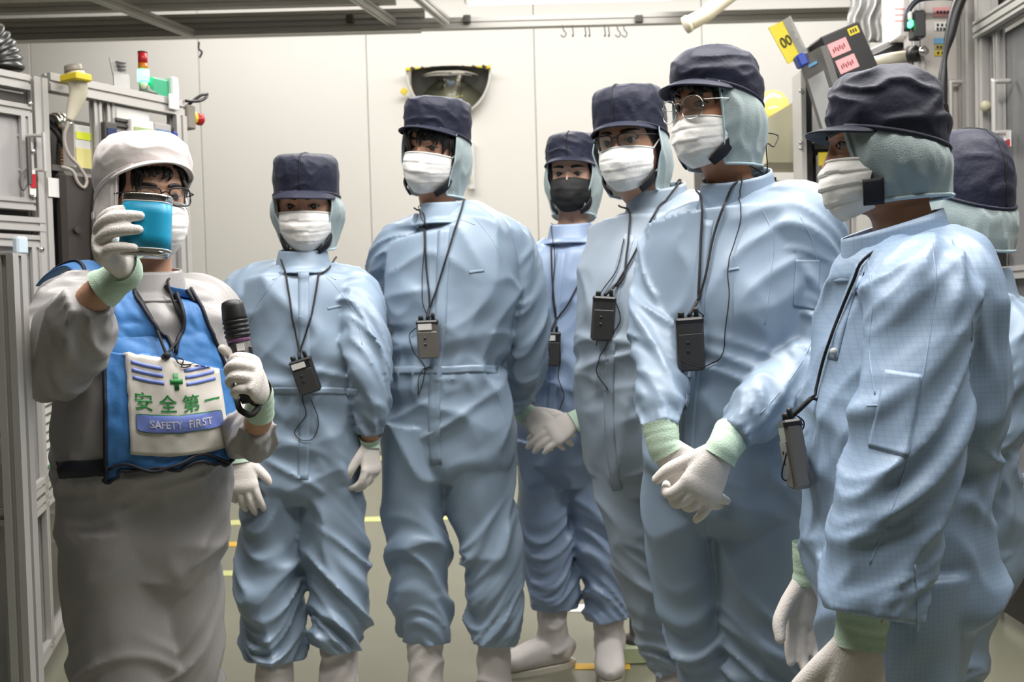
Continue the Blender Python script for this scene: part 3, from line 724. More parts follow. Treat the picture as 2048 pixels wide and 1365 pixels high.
# control box with pink labels, tilted, and its screen
Rt = np.array(Matrix.Rotation(-.40, 3, 'Y')) @ np.array(Matrix.Rotation(.18, 3, 'Z'))
cbx = empty('control_box', at(1690, 190, 3.6), 'tilted black control box with two pink labels above the profile cap', 'control box')
cc = at(1692, 128, 3.6)
mobj('case', *box(cc, (.165, .10, .235), Rt, .006), BLACK, cbx, False)
def onbox(u, v): return cc + Rt @ np.array((u, -.0515, v))
for (u0, v0) in ((-.032, .058), (-.028, -.006)):
    pk = mobj('pink_sticker', *box(onbox(u0, v0), (.078, .002, .05), Rt), PINK, cbx, False)
    for k in range(6): mobj('sticker_print', *box(onbox(u0 - .024 + .009 * k, v0 - .004 + .004 * (k % 2)) + Rt @ np.array((0, -.0016, 0)), (.005, .001, .015), Rt), mat('maroon_print', (.25, .06, .07), .6), pk, False)
ysk = mobj('yellow_sticker', *box(onbox(.045, .092), (.042, .002, .026), Rt), YEL, cbx, False)
for k in range(3): mobj('sticker_print', *box(onbox(.034 + .010 * k, .092) + Rt @ np.array((0, -.0016, 0)), (.006, .001, .013), Rt), INK, ysk, False)
mobj('knob', *disc(onbox(-.03, -.078), .012, Rt @ np.array((0, -1, 0)), .02), CHROME, cbx)
tp = empty('touch_panel', at(1625, 290, 3.45), 'slanted grey touch panel screen left of the black control box', 'monitor')
q = [at(1596, 118, 3.62), at(1641, 93, 3.5), at(1695, 262, 3.5), at(1650, 292, 3.62)]
nb = nrm(np.cross(q[1] - q[0], q[3] - q[0])); nb = nb if nb[1] < 0 else -nb
bq = lambda u, v: q[0] * (1 - u) * (1 - v) + q[1] * u * (1 - v) + q[2] * u * v + q[3] * (1 - u) * v
def slab(u0, v0, u1, v1, o, th):
    A = [bq(u0, v0) + nb * o, bq(u1, v0) + nb * o, bq(u1, v1) + nb * o, bq(u0, v1) + nb * o]; B = [p - nb * th for p in A]
    return np.array(A + B), [[0, 1, 2, 3], [7, 6, 5, 4], [0, 4, 5, 1], [1, 5, 6, 2], [2, 6, 7, 3], [3, 7, 4, 0]]
mobj('bezel', *slab(0, 0, 1, 1, 0, .03), mat('grey_bezel', (.15, .145, .14), .45), tp, False)
mobj('screen', *slab(.16, .26, .84, .86, .004, .003), SCREENG, tp, False)
mobj('badge', *slab(.35, .12, .7, .15, .003, .002), SKY, tp, False)
mobj('arm', *tube([at(1625, 112, 3.64), at(1618, 130, 3.8), at(1612, 150, 3.93)], .018, None, (1, 0, 0), 10), ALUD, tp)
mobj('mount', *box(at(1622, 104, 3.66), (.09, .06, .035), Ry(-.4), .005), mat('dark_mount', (.07, .065, .06), .5), tp, False)
# yellow number card clipped to the panel
yc = empty('number_card', at(1600, 130, 3.55), 'yellow number card held by a blue clip beside the touch panel', 'sign')
q = [at(1537, 55, 3.5), at(1579, 35, 3.56), at(1613, 107, 3.56), at(1577, 128, 3.5)]
bil = lambda u, v: q[0] * (1 - u) * (1 - v) + q[1] * u * (1 - v) + q[2] * u * v + q[3] * (1 - u) * v
mobj('card', *solid_grid(np.array([[bil(0, 0), bil(1, 0)], [bil(0, 1), bil(1, 1)]]), .003), mat('yellow_card', (.66, .55, .06), .45), yc, False)
nn_ = nrm(np.cross(q[1] - q[0], q[3] - q[0])); nn_ = nn_ if nn_[1] < 0 else -nn_
V2, F2, _a = text2d('00\u0190')
if len(V2): mobj('lettering', [bil(.1 + .8 * x, .62 - .28 * y) + nn_ * .005 for x, y in V2], F2, INK, yc, False)
bil2 = lambda u, v: bil(u, v) + nn_ * .005
mobj('clear_sleeve', *solid_grid(np.array([[bil2(.62, .0), bil2(1.03, -.03)], [bil2(.62, 1), bil2(1.03, 1)]]), .001), CLEAR, yc, False)
mobj('blue_clip', *box(at(1602, 122, 3.5), (.035, .05, .045), Ry(-.4), .006), ROYAL, yc, False)
# dark uprights, beige case with yellow lamp
rk = empty('dark_rack', at(1620, 400, 3.9) * (1, 1, 0), 'dark metal rack with a glazed door behind the shoulders at right', 'rack')
x0, x1 = at(1598, 300, 3.9)[0], at(1626, 300, 3.9)[0]
mobj('upright', *pbox(x0, x0 + .018, 3.86, 3.98, 0, 2.08), ALU, rk, False)
mobj('upright', *pbox(x0 + .02, x1, 3.9, 3.96, 0, 2.1, .004), BLACK, rk, False)
xd = at(1720, 300, 3.9)[0]
zq = at(1650, 285, 3.9)[2]; mobj('shelf', *pbox(x1, xd, 3.88, 4.2, zq - .03, zq, .003), BLACK, rk, False)
mobj('glass_door', *pbox(x1 + .03, xd - .03, 3.9, 3.905, .3, zq - .06), PANE, rk, False)
for xx in (x1 + .025, xd - .03): mobj('door_stile', *prof((xx, 3.9, .3), (xx, 3.9, zq - .05), .022, .022, (0, 1, 0)), ALU, rk, False)
mobj('door_rail', *prof((x1 + .02, 3.9, zq - .055), (xd - .02, 3.9, zq - .055), .022, .022), ALU, rk, False)
mobj('inner_plate', *pbox(x1, xd, 4.10, 4.12, .2, zq), PANELD, rk, False)
mobj('paper_card', *pbox(x1 + .02, x1 + .12, 3.99, 3.995, zq + .02, zq + .15), LABELW, rk, False)
mobj('blue_print', *pbox(x1 + .06, x1 + .11, 3.985, 3.99, zq + .03, zq + .06), SKY, rk, False)
for yy in (182, 286, 297): mobj('bolt', *disc(at(1602, yy, 3.855), .008, (0, -1, 0), .01, 10), CHROME, rk)
mobj('yellow_label', *box(at(1650, 318, 3.85), (.05, .002, .05)), YEL, rk, False)
mobj('base_block', *pbox(x1, xd + .2, 3.95, 4.12, 0, .9), PANELD, rk, False)
bc = empty('beige_case', at(1545, 340, 4.4) * (1, 1, 1), 'beige slope-topped case under the yellow lamp behind the glasses wearer', 'case')
A = [at(1500, 262, 4.4), at(1585, 210, 4.4), at(1588, 345, 4.4), at(1500, 345, 4.4)]
mobj('body', *solid_grid(np.array([[A[0], A[1]], [A[3], A[2]]]), -.3), BEIGE, bc, False)
mobj('latch', *box(at(1582, 262, 4.39), (.01, .01, .06)), ALU, bc, False)
ld = empty('yellow_beacon', at(1545, 235, 4.5), 'round yellow beacon lamp on the beige case', 'lamp')
mobj('dome', *lathe([(.075, 0), (.078, .05), (.07, .095), (.045, .13), (.01, .145)], at(1545, 246, 4.5)), mat('yellow_dome', (.72, .52, .10), .15, emit=(1, .75, .2), estr=.25, coat=.5), ld)
mobj('base', *box(at(1556, 238, 4.52), (.2, .12, .03), Ry(-.3), .006), CREAM, ld, False)
sm = empty('small_fixture', at(1560, 430, 4.3) * (1, 1, 0), 'metal bench with small olive fixtures under the beige case', 'fixture')
mobj('bench', *pbox(at(1480, 0, 4.3)[0], at(1548, 0, 4.3)[0], 4.2, 4.8, 0, at(1560, 400, 4.3)[2], .01), ALU, sm, False)
for k in range(4): mobj('block', *box(at(1508 + 14 * k, 372 + 7 * (k % 2), 4.28), (.03, .05, .07), None, .005), [BEIGE, ALUD, ALU, BEIGE][k], sm, False)
mobj('rod', *wire([at(1500, 362, 4.26), at(1552, 358, 4.26)], .008), ALUD, sm)
pp = empty('grey_pillar', at(1390, 500, 6.0) * (1, 1, 0), 'slim grey post between the two spectacled visitors', 'post')
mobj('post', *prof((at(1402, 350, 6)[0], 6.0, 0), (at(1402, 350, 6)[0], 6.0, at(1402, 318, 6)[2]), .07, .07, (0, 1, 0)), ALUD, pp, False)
# aluminium door machine at the right edge
R1 = Face((1.77, 3.5), (0.02, 1.0)); R1.n = np.array((-1.0, 0.02, 0)); R1.R = np.column_stack([R1.e, R1.n, (0, 0, 1)])
rm = empty('door_machine', R1.pt(0, 0), 'aluminium machine with handled sliding doors at the right edge', 'machine')
ZR = R1.tz(1976, 58)[1]
t_a, t_b = R1.tz(1931, 300)[0], R1.tz(1975, 300)[0]
mobj('top_rail', *R1.bar(-.7, ZR, t_b, ZR, .06, .02, 2), ALU, rm, False)
for t in (t_a, t_a - .07, t_b): mobj('post', *R1.bar(t, 0, t, ZR + .35, .06, 0, 1), ALU, rm, False)
mobj('stile', *R1.bar(t_b - .10, .2, t_b - .10, ZR - .03, .03, .0), ALU, rm, False)
mobj('door', *R1.rect(-.7, t_b - .03, .3, ZR - .04, -.02, .006), PANE, rm, False)
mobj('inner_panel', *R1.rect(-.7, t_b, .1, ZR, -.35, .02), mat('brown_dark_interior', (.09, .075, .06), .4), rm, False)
mobj('upper_dark', *R1.rect(-.7, t_b, ZR + .05, ZR + .3, -.05, .02), PANELD, rm, False)
for (xh, y0, y1, o) in ((1938, 163, 262, .07), (2022, 162, 265, .06)):
    t, za_ = R1.tz(xh, y0); _, zb_ = R1.tz(xh, y1)
    mobj('handle', *cat([wire([R1.pt(t, za_, 0), R1.pt(t, za_, o)], .009), wire([R1.pt(t, zb_, 0), R1.pt(t, zb_, o)], .009), wire([R1.pt(t, za_ + .01, o), R1.pt(t, zb_ - .01, o)], .009)]), ALU, rm)
mobj('knob', *lathe([(.018, 0), (.02, .02), (.012, .03)], R1.px(1990, 212, .02), R1.n), BEIGE, rm)
for zz in (.55, .95, 1.28): mobj('rail', *R1.bar(-.7, zz, t_b, zz, .045, .0), ALU, rm, False)
for k in range(5): mobj('cable', *wire([R1.pt(-.1 + .1 * k, 1.2, -.05), R1.pt(-.08 + .1 * k, .9, .0), R1.pt(-.1 + .09 * k, .6, -.05), R1.pt(-.05 + .1 * k, .25, -.02)], .008), BLACK, rm)
mobj('lock_tag', *R1.rect(t_b - .22, t_b - .17, R1.tz(2010, 300)[1], R1.tz(2010, 270)[1], .02, .004), LABELW, rm, False)
mobj('lock_tag_print', *R1.rect(t_b - .22, t_b - .17, R1.tz(2010, 300)[1], R1.tz(2010, 286)[1], .023, .003), RED, rm, False)
mobj('base_panel', *R1.rect(-.7, t_b, .05, .5, .0, .02), PANELD, rm, False)
mobj('sensor_block', *R1.prect(2015, 500, 2000, 560, .02, .04, .004), BLACK, rm, False)
# levelling foot on the floor behind the legs
lf = empty('levelling_foot', atz(1272, 1315, 0), 'steel levelling foot with a green base plate behind the boots', 'foot')
c = atz(1272, 1318, 0); mobj('base_plate', *box(c + (0, 0, .03), (.12, .12, .06), None, .006), mat('pale_green_block', (.42, .48, .30), .5), lf, False)
mobj('bolt', *lathe([(.045, .06), (.045, .075), (.02, .08), (.02, .26)], c), ALUD, lf)
mobj('leg', *box(c + (0, .0, .34), (.07, .07, .20), None, .004), mat('brown_machine_leg', (.10, .08, .06), .5), lf, False)
# ---------------------------------------------------------------- people: builders
def rot(yaw, pitch=0, roll=0):
    return np.array(Matrix.Rotation(yaw, 3, 'Z') @ Matrix.Rotation(pitch, 3, 'X') @ Matrix.Rotation(roll, 3, 'Y'))
def sstep(a, b, x):
    t = np.clip((x - a) / (b - a), 0, 1); return t * t * (3 - 2 * t)
def gs(x, c, s): return np.exp(-((x - c) / s) ** 2)

def folds(seed, layers, cuff=None):
    """cloth folds: layers of (around-frequency, along-frequency, slant, depth, [(position 0..1, reach m)] or None)"""
    def f(S, TH, L):
        d = np.zeros(len(S))
        for i, (fa, fs, sk, amp, loc) in enumerate(layers):
            r = 0.1
            q = np.column_stack([np.cos(TH) * r * fa + seed * 3.1, np.sin(TH) * r * fa + i * 7.7, (S + sk * r * np.sin(TH + seed)) * fs + seed])
            q = q + .35 * noise(q * .6 + 5)[:, None]
            n_ = noise(q); h = (1 - np.clip(np.abs(n_) * 1.7, 0, 1)) ** 2.2 - .22
            if loc is not None:
                w_ = np.zeros(len(S))
                for c, s in loc: w_ = np.maximum(w_, gs(S, c * L, s))
                h = h * w_
            d += amp * h
        if cuff:                                    # gathered end
            c, dep, k = cuff; w_ = sstep(L - .05, L - .025, S) ; d += w_ * (np.cos(TH * k) * .0022 - dep)
        return d
    return f

Z_T = np.array([.121, .119, .112, .10, .08, .05, .02, 0, -.03, -.06, -.09, -.110, -.118, -.124, -.14, -.18, -.23, -.27])
F_T = np.array([.005, -.015, -.045, -.065, -.083, -.094, -.096, -.091, -.091, -.092, -.090, -.082, -.066, -.042, -.030, -.026, -.026, -.03])
B_T = np.array([.015, .035, .058, .075, .090, .099, .100, .097, .087, .074, .066, .064, .064, .065, .068, .074, .080, .085])
W_T = np.array([.006, .020, .038, .053, .0665, .075, .0775, .0775, .0735, .066, .055, .046, .046, .048, .052, .055, .057, .06])

def head_grid():
    zs = np.concatenate([np.linspace(.121, .05, 22), np.linspace(.048, -.045, 60), np.linspace(-.048, -.125, 32), np.linspace(-.13, -.27, 16)])
    u = np.linspace(-np.pi, np.pi, 150, endpoint=False); th = u - .5 * np.sin(u)
    def ip(T):
        return np.interp(-zs, -Z_T, T)
    sm = lambda a: np.convolve(np.pad(a, 2, 'edge'), [.1, .2, .4, .2, .1], 'valid')
    f, b, w_ = sm(ip(F_T)), sm(ip(B_T)), sm(ip(W_T))
    c, s = np.cos(th), np.sin(th); p = 2 / 2.25
    cc = np.sign(c) * np.abs(c) ** p; ss = np.sign(s) * np.abs(s) ** p
    yc = .012
    X = w_[:, None] * ss[None]; Z = np.repeat(zs[:, None], len(th), 1)
    Y = np.where(cc[None] > 0, yc + (f[:, None] - yc) * cc[None], yc + (b[:, None] - yc) * -cc[None])
    fr = (Y < .0) * sstep(.0, -.04, Y)
    # nose, brow, sockets, cheek, lips, chin
    ns = np.interp(-Z, [-.03, -.012, 0, .02, .036, .044, .05], [0, .002, .008, .017, .024, .014, 0]); nw = np.interp(-Z, [-.02, 0, .03, .045], [.009, .009, .013, .017])
    Y -= fr * ns * gs(X, 0, nw)
    Y -= fr * .004 * gs(Z, .021, .008) * (gs(X, .032, .022) + gs(X, -.032, .022))
    for sx in (-1, 1):
        Y += fr * .009 * gs(X, sx * .030, .017) * gs(Z, -.002, .013)
        Y -= fr * .004 * gs(X, sx * .045, .02) * gs(Z, -.035, .018)
        # lids and the eye opening between them
        ex = (X - sx * .032) / .0155; up = .0040 * (1 - ex ** 2) - .0006; lo = -.0036 * (1 - ex ** 2) - .0006
        zc = Z + .001 - ex * sx * .0012
        inside = sstep(-.0008, .0010, np.minimum(up - zc, zc - lo)) * (np.abs(ex) < 1)
        bulge = np.sqrt(np.clip(1 - ((X - sx * .032) / .019) ** 2 - ((Z + .001) / .0135) ** 2, 0, 1)) * .0065
        Y += fr * (-bulge + inside * .0060)
    Y -= fr * .005 * gs(Z, -.066, .010) * gs(X, 0, .022); Y += fr * .003 * gs(Z, -.0665, .0025) * gs(X, 0, .022)
    # ears
    er = gs(Z, -.008, .026) * gs(Y, .012, .017) * (Z > -.06)
    X = X + np.sign(X) * .009 * np.clip(er * 1.6 - .35, 0, 1) * (np.abs(X) > .045)
    V = np.stack([X, Y, Z], -1).reshape(-1, 3); n, m = len(zs), len(th); F = grid_faces(n, m, True)
    F = [q[::-1] for q in F]
    k = len(V); V = np.vstack([V, [0, .008, .1215]]); F += [[k, j, (j + 1) % m] for j in range(m)]
    return V, F
HEADV, HEADF = head_grid()
def face_y(x, z):                      # smooth front of the face (no nose) at x,z in head space
    f = np.interp(-z, -Z_T, F_T); w_ = np.interp(-z, -Z_T, W_T)
    t = np.clip(np.abs(x) / w_, 0, .98); return .012 + (f - .012) * (1 - t ** 2.25) ** (1 / 2.25)

class Head:
    def __init__(s, C, R, N, yaw, k=1.0): s.C, s.R, s.N, s.Rt, s.k = np.asarray(C), R, np.asarray(N), rot(yaw), k
    def w(s, P):
        P = np.asarray(P, float).reshape(-1, 3) * s.k
        a = s.C + P @ s.R.T; b = s.N + (P - np.array((0, .022, -.20)) * s.k) @ s.Rt.T
        t = sstep(-.225, -.115, P[:, 2] / s.k)[:, None]
        return a * t + b * (1 - t)

def rim_z(th, zf, zb): return zb + (zf - zb) * (.5 + .5 * np.cos(th))
def cap_shape(H, style, zf=.045, zb=-.015, a=.090, b=.108, seed=0, top=.142, wr=.004):
    prof_ = {'boxy': [(0, 1, 0), (.15, 1.01, .2), (.35, 1.02, .45), (.55, 1.0, .68), (.68, .95, .84), (.78, .86, .94), (.9, .60, .99), (1, .02, 1.0)],
             'round': [(0, 1, 0), (.2, 1.045, .25), (.4, 1.02, .5), (.58, .90, .72), (.74, .70, .88), (.88, .40, .97), (1, .02, 1.0)],
             'puffy': [(0, 1, 0), (.2, 1.05, .22), (.4, 1.07, .46), (.58, .98, .70), (.74, .80, .88), (.88, .50, .98), (1, .02, 1.0)]}[style]
    P = np.array(prof_); t = np.linspace(0, 1, 44); kk = np.interp(t, P[:, 0], P[:, 1]); zz = np.interp(t, P[:, 0], P[:, 2])
    sm = lambda q: np.convolve(np.pad(q, 3, 'edge'), np.ones(7) / 7, 'valid')
    kk[1:-1] = sm(kk)[1:-1]; zz[1:-1] = sm(zz)[1:-1]
    th = np.linspace(-np.pi, np.pi, 120, endpoint=False)
    T, TH = np.meshgrid(t, th, indexing='ij'); K = kk[:, None] * np.ones_like(TH); ZZ = zz[:, None]
    z0 = rim_z(TH, zf, zb); Z = z0 + (top - z0) * ZZ
    X = a * K * np.sin(TH); Y = .004 - b * K * np.cos(TH)
    q = np.column_stack([X.ravel() * 16 + seed * 5, Y.ravel() * 16, Z.ravel() * 22 + seed])
    n_ = noise(q + .5 * noise(q * .5)[:, None]); d = wr * ((1 - np.clip(np.abs(n_) * 2, 0, 1)) ** 1.5 - .3)
    d *= (sstep(0, .2, T) * sstep(1.0, .8, T)).ravel()
    r = np.hypot(X, Y).ravel() + 1e-6; X = X.ravel() * (1 + d / r); Y = Y.ravel() * (1 + d / r); Z = Z.ravel() + d * .6
    # centre seam as a fine ridge
    V = np.column_stack([X, Y, Z]); F = [f[::-1] for f in grid_faces(44, 120, True)]
    seam = np.vstack([V.reshape(44, 120, 3)[:, 60], V.reshape(44, 120, 3)[::-1, 0]])
    return V, F, seam
def brim_shape(a, b, zf, zb, L=.042, droop=.016, half=1.2):
    t = np.linspace(0, 1, 9); th = np.linspace(-half, half, 41)
    T, TH = np.meshgrid(t, th, indexing='ij'); l = L * np.clip(np.cos(TH / half * np.pi / 2), 0, 1) ** .55
    X = (a + .001 + l * T * .55) * np.sin(TH); Y = .004 - (b + .001 + l * T) * np.cos(TH)
    Z = rim_z(TH, zf, zb) + .006 - droop * (T ** 1.3) * (l / L) - .010 * T * (np.sin(TH) ** 2)
    return solid_grid(np.stack([X, Y, Z], -1), .004)

def cap_set(p, H, style='boxy', zf=.045, zb=-.015, a=.090, b=.108, seed=0, top=.142, wr=.004, L=.042, droop=.016, piping=True, hood=True, hk=1.0, o0=.95, o1=.62, hb=-.145, hf=-.125, tab=True, bot=(.070, .088), mtl=NAVY, hoodm=TEAL, osh=0.0):
    V, F, seam = cap_shape(H, style, zf, zb, a, b, seed, top, wr)
    c = mobj('cap', H.w(V), F, mtl, p)
    V, F = brim_shape(a, b, zf, zb, L, droop); mobj('brim', H.w(V), F, mtl, c)
    if piping: mobj('seam_piping', *tube(H.w(seam[1:-1] * 1.004), .0028, None, (0, 1, 0), 6, .006), NAVYD, c)
    band = np.array([(a * 1.008 * math.sin(t), .004 - b * 1.008 * math.cos(t), rim_z(t, zf, zb) + .004) for t in np.linspace(.6, 2 * math.pi - .6, 60)])
    mobj('rim_band', *tube(H.w(band), .0045, None, (0, 0, 1), 6, .01), mtl, c)
    if hood:
        t = np.linspace(0, 1, 26); th = np.linspace(0, 1, 90)
        op = np.interp(t, [0, .45, 1], [o0, (o0 + o1) / 2, o1])
        A = np.interp(t, [0, .3, .65, 1], [a * .985, a * 1.12 * hk, a * 1.0, bot[0]]); B = np.interp(t, [0, .3, .65, 1], [b * .985, b * 1.0, b * .92, bot[1]])
        A, B = [np.convolve(np.pad(q_, 4, 'edge'), np.ones(9) / 9, 'valid') for q_ in (A, B)]
        T, U_ = np.meshgrid(t, th, indexing='ij'); TH = op[:, None] + osh + U_ * (2 * np.pi - osh - 2 * op[:, None])
        zr = rim_z(TH, zf, zb) + .004; ze = hf + (hb - hf) * (.5 - .5 * np.cos(TH))
        Z = zr + (ze - zr) * T; X = A[:, None] * np.sin(TH); Y = .006 + .012 * T - B[:, None] * np.cos(TH)
        q = np.column_stack([X.ravel() * 26 + seed * 3, Y.ravel() * 26, Z.ravel() * 9]); n_ = noise(q)
        d = (.0055 * ((1 - np.clip(np.abs(n_) * 2, 0, 1)) ** 1.5 - .3) * sstep(0, .15, T.ravel())).reshape(T.shape)
        r = np.hypot(X, Y); X = X * (1 + d / r); Y = Y * (1 + d / r)
        G = np.stack([X, Y, Z], -1); h = mobj('hood', H.w(G.reshape(-1, 3)), [f[::-1] for f in grid_faces(26, 90)], hoodm, p)
        for side in (0, -1):
            mobj('hood_trim', *tube(H.w(G[:, side]), [.007] * 26, [.0025] * 26, (0, 1, 0), 8, .006), TEALT if hoodm is TEAL else hoodm, h)
        mobj('hood_hem', *tube(H.w(G[-1]), .0035, None, (0, 0, 1), 8, .01), TEALT if hoodm is TEAL else hoodm, h)
        if tab:
            for sg in (1, -1):
                pts = np.array([(sg * .070, -.035, -.085), (sg * .062, -.056, -.108), (sg * .040, -.072, -.128)])
                mobj('chin_strap', *tube(H.w(pts), [.012, .014, .010], [.003, .003, .003], H.R @ np.array((0, -.6, .8)), 10, .006, pw=4), NAVYD, h)
    return c

def mask_shape(seed=0, top=-.013, bot=-.128, fold=.0034):
    m, n = 40, 56; v = np.linspace(0, 1, m); u = np.linspace(-1, 1, n)
    Vv, U_ = np.meshgrid(v, u, indexing='ij')
    fy = np.interp(v, [0, .12, .33, .55, .8, 1], [.104, .115, .123, .119, .108, .084]); wx = np.interp(v, [0, .3, .6, .85, 1], [.079, .0805, .076, .064, .050])
    pm = np.interp(v, [0, .3, .7, 1], [1.16, 1.18, 1.16, 1.10])
    ph = U_ * pm[:, None]
    X = wx[:, None] * np.sin(ph) ; Y = .010 - (fy[:, None] + .010) * np.cos(ph) ** .92
    Z = top + (bot - top) * Vv - .010 * np.abs(U_) ** 2 * (1 - Vv) + .018 * np.abs(U_) ** 2 * Vv
    pl = (Vv * 4 + .08 * np.sin(U_ * 2 + seed)) % 1.0
    q = np.column_stack([U_.ravel() * 3 + seed, Vv.ravel() * 5, Vv.ravel() * 0 + seed * 2.3]); n_ = noise(q).reshape(m, n)
    Y -= fold * (pl - .5) * sstep(0, .12, Vv) * sstep(1, .85, Vv) + .004 * n_ * sstep(1.0, .7, np.abs(U_))
    return np.stack([X, Y, Z], -1)
def add_mask(p, H, seed=0, m=MASK, top=-.013, bot=-.128, fold=.0034, loops=True):
    G = mask_shape(seed, top, bot, fold); k = mobj('mask', H.w(G.reshape(-1, 3)), [f[::-1] for f in grid_faces(40, 56)], m, p)
    if m is MASK: mobj('nose_band', *tube(H.w(G[1] + (0, -.001, 0)), .0022, None, (0, 1, 0), 6, .006), m, k)
    if loops:
        for i in (0, -1):
            s_ = -1 if i == 0 else 1; pts = [G[2, i], (s_ * .084, -.02, -.006), (s_ * .088, .014, .008), (s_ * .084, .026, -.02), (s_ * .078, -.01, -.07), G[-6, i]]
            mobj('ear_loop', *tube(H.w(np.array(pts)), .0022, None, (0, 1, 0), 6, .006), m, k)
    return k

def add_eyes(p, H, look=(0, 0), brow=True, browd=.0042):
    for sx in (-1, 1):
        c = np.array((sx * .032, float(face_y(.032, -.001)) + .0085, -.001)); r = .0120
        V, F = lathe([(r * math.sin(a), -r * math.cos(a)) for a in np.linspace(.05, math.pi - .05, 15)], (0, 0, 0), (0, -1, 0), 20)
        e = mobj('eye', H.w(V + c), F, EYEW, p)
        d = nrm((look[0], -1, look[1])); V, F = lathe([(.0076, r * .80), (.0055, r * .92), (.001, r * 1.0)], c, d, 18); mobj('iris', H.w(V), F, IRIS, e)
        xs = np.linspace(-1, 1, 11); pts = np.array([(sx * .032 + .0160 * x, float(face_y(sx * .032 + .016 * x, 0)) + .0015 - .0052 * (1 - x * x), .0038 * (1 - x * x) - .0008) for x in xs])
        mobj('eyelashes', *tube(H.w(pts), .0012, None, (0, 0, 1), 6, .002), HAIR, e)
        if brow:
            xs = np.linspace(0, 1, 9); pts = np.array([(sx * (.012 + .042 * x), float(face_y(.012 + .042 * x, .02)) - .0035 + .002 * x, .0185 + .006 * math.sin(x * 2.2) - .003 * x) for x in xs])
            mobj('eyebrow', *tube(H.w(pts), [browd * q for q in (.6, 1, 1, 1, .95, .85, .7, .5, .2)], [.0022] * 9, H.R @ np.array((0, 0, 1.)), 8, .004), HAIR, p)

def add_hair(p, H, locks, seed=0, skull=True):
    """hair under the cap plus single locks: (theta, start z, length, sideways drift, width)"""
    parts = []
    if skull:
        th = np.linspace(.85, 2 * np.pi - .85, 70); zt = np.linspace(.05, -.10, 16)
        G = []
        for z_ in zt:
            w_ = np.interp(-z_, -Z_T, W_T) + .006; b_ = np.interp(-z_, -Z_T, B_T) + .007; f_ = -np.interp(-z_, -Z_T, F_T) + .004
            o = .85 + .55 * sstep(.03, -.06, z_)
            tt = o + (th - .85) / (2 * np.pi - 1.7) * (2 * np.pi - 2 * o)
            G.append(np.column_stack([w_ * np.sin(tt), np.where(np.cos(tt) > 0, .012 - (f_ + .012) * np.cos(tt), .012 - b_ * np.cos(tt) * .9), np.full(70, z_)]))
        parts.append(([H.w(np.array(G).reshape(-1, 3))][0], [f[::-1] for f in grid_faces(16, 70)]))
    rnd = random.Random(seed)
    for (t, z0, ln, dr, wd) in locks:
        pts = []
        for k in range(7):
            q = k / 6; tt = t + dr * q * q; z_ = z0 - ln * q; w_ = np.interp(-z_, -Z_T, W_T); f_ = -np.interp(-z_, -Z_T, F_T)
            o = -.005 + .0155 * math.sin(q * 2.3)
            pts.append(((w_ + o) * math.sin(tt), .012 - (f_ + .012 + o) * math.cos(tt) if math.cos(tt) > 0 else .012 - (.085 + o) * math.cos(tt), z_))
        P = H.w(np.array(pts)); n_ = H.R @ np.array((math.cos(t), math.sin(t), 0))
        parts.append(tube(P, [wd, wd, wd * .95, wd * .85, wd * .7, wd * .45, .0006], [.0035, .0035, .003, .003, .0025, .002, .0005], n_, 8, .008))
    V, F = cat(parts); return mobj('hair', V, F, HAIR, p)
def fringe(seed, t0, t1, n, z0, l0, l1, wd=.008, drift=.25):
    r = random.Random(seed); return [(t0 + (t1 - t0) * (i + .5) / n + r.uniform(-.04, .04), z0 + r.uniform(0, .008), r.uniform(l0, l1), r.uniform(-drift, drift), wd * r.uniform(.7, 1.2)) for i in range(n)]

def add_glasses(p, H, m, kind='rect', z=-.002, y=-.109, rw=.0235, rh=.018, half=False, thick=.0017, gap=.033):
    g = None
    for sx in (-1, 1):
        th = np.linspace(0, 2 * np.pi, 33); e = 2 / (4.0 if kind == 'rect' else 2.2)
        cx = np.sign(np.cos(th)) * np.abs(np.cos(th)) ** e; sz = np.sign(np.sin(th)) * np.abs(np.sin(th)) ** e
        if half: keep = (th <= math.pi + .4) | (th >= 2 * math.pi - .4)
        pts = np.column_stack([sx * gap + rw * cx, y + .012 * ((sx * gap + rw * cx) / .06) ** 2 , z + rh * sz])
        pp = pts[:21] if half else pts
        V, F = tube(H.w(pp), thick, None, (0, 1, 0), 8, .004)
        if g is None: g = mobj('glasses', V, F, m, p); 
        else: mobj('rim', V, F, m, g)
        lens = np.vstack([[(sx * gap, y + .012 * (gap / .06) ** 2, z)], pts[:-1]]); Fl = [[0, 1 + j, 1 + (j + 1) % 32] for j in range(32)]
        mobj('lens', H.w(lens), Fl, LENS, g)
        xo = sx * (gap + rw); yo = y + .012 * ((gap + rw) / .06) ** 2
        mobj('temple', *tube(H.w(np.array([(xo, yo, z + rh * .5), (sx * .076, yo + .025, z + rh * .5), (sx * .083, -.01, z + rh * .4), (sx * .083, .03, z + rh * .2)])), thick * .9, None, (0, 0, 1), 6, .008), m, g)
    mobj('bridge', *tube(H.w(np.array([(-(gap - rw), y + .002, z + rh * .35), (0, y - .003, z + rh * .55), (gap - rw, y + .002, z + rh * .35)])), thick, None, (0, 1, 0), 6, .004), m, g)
    return g

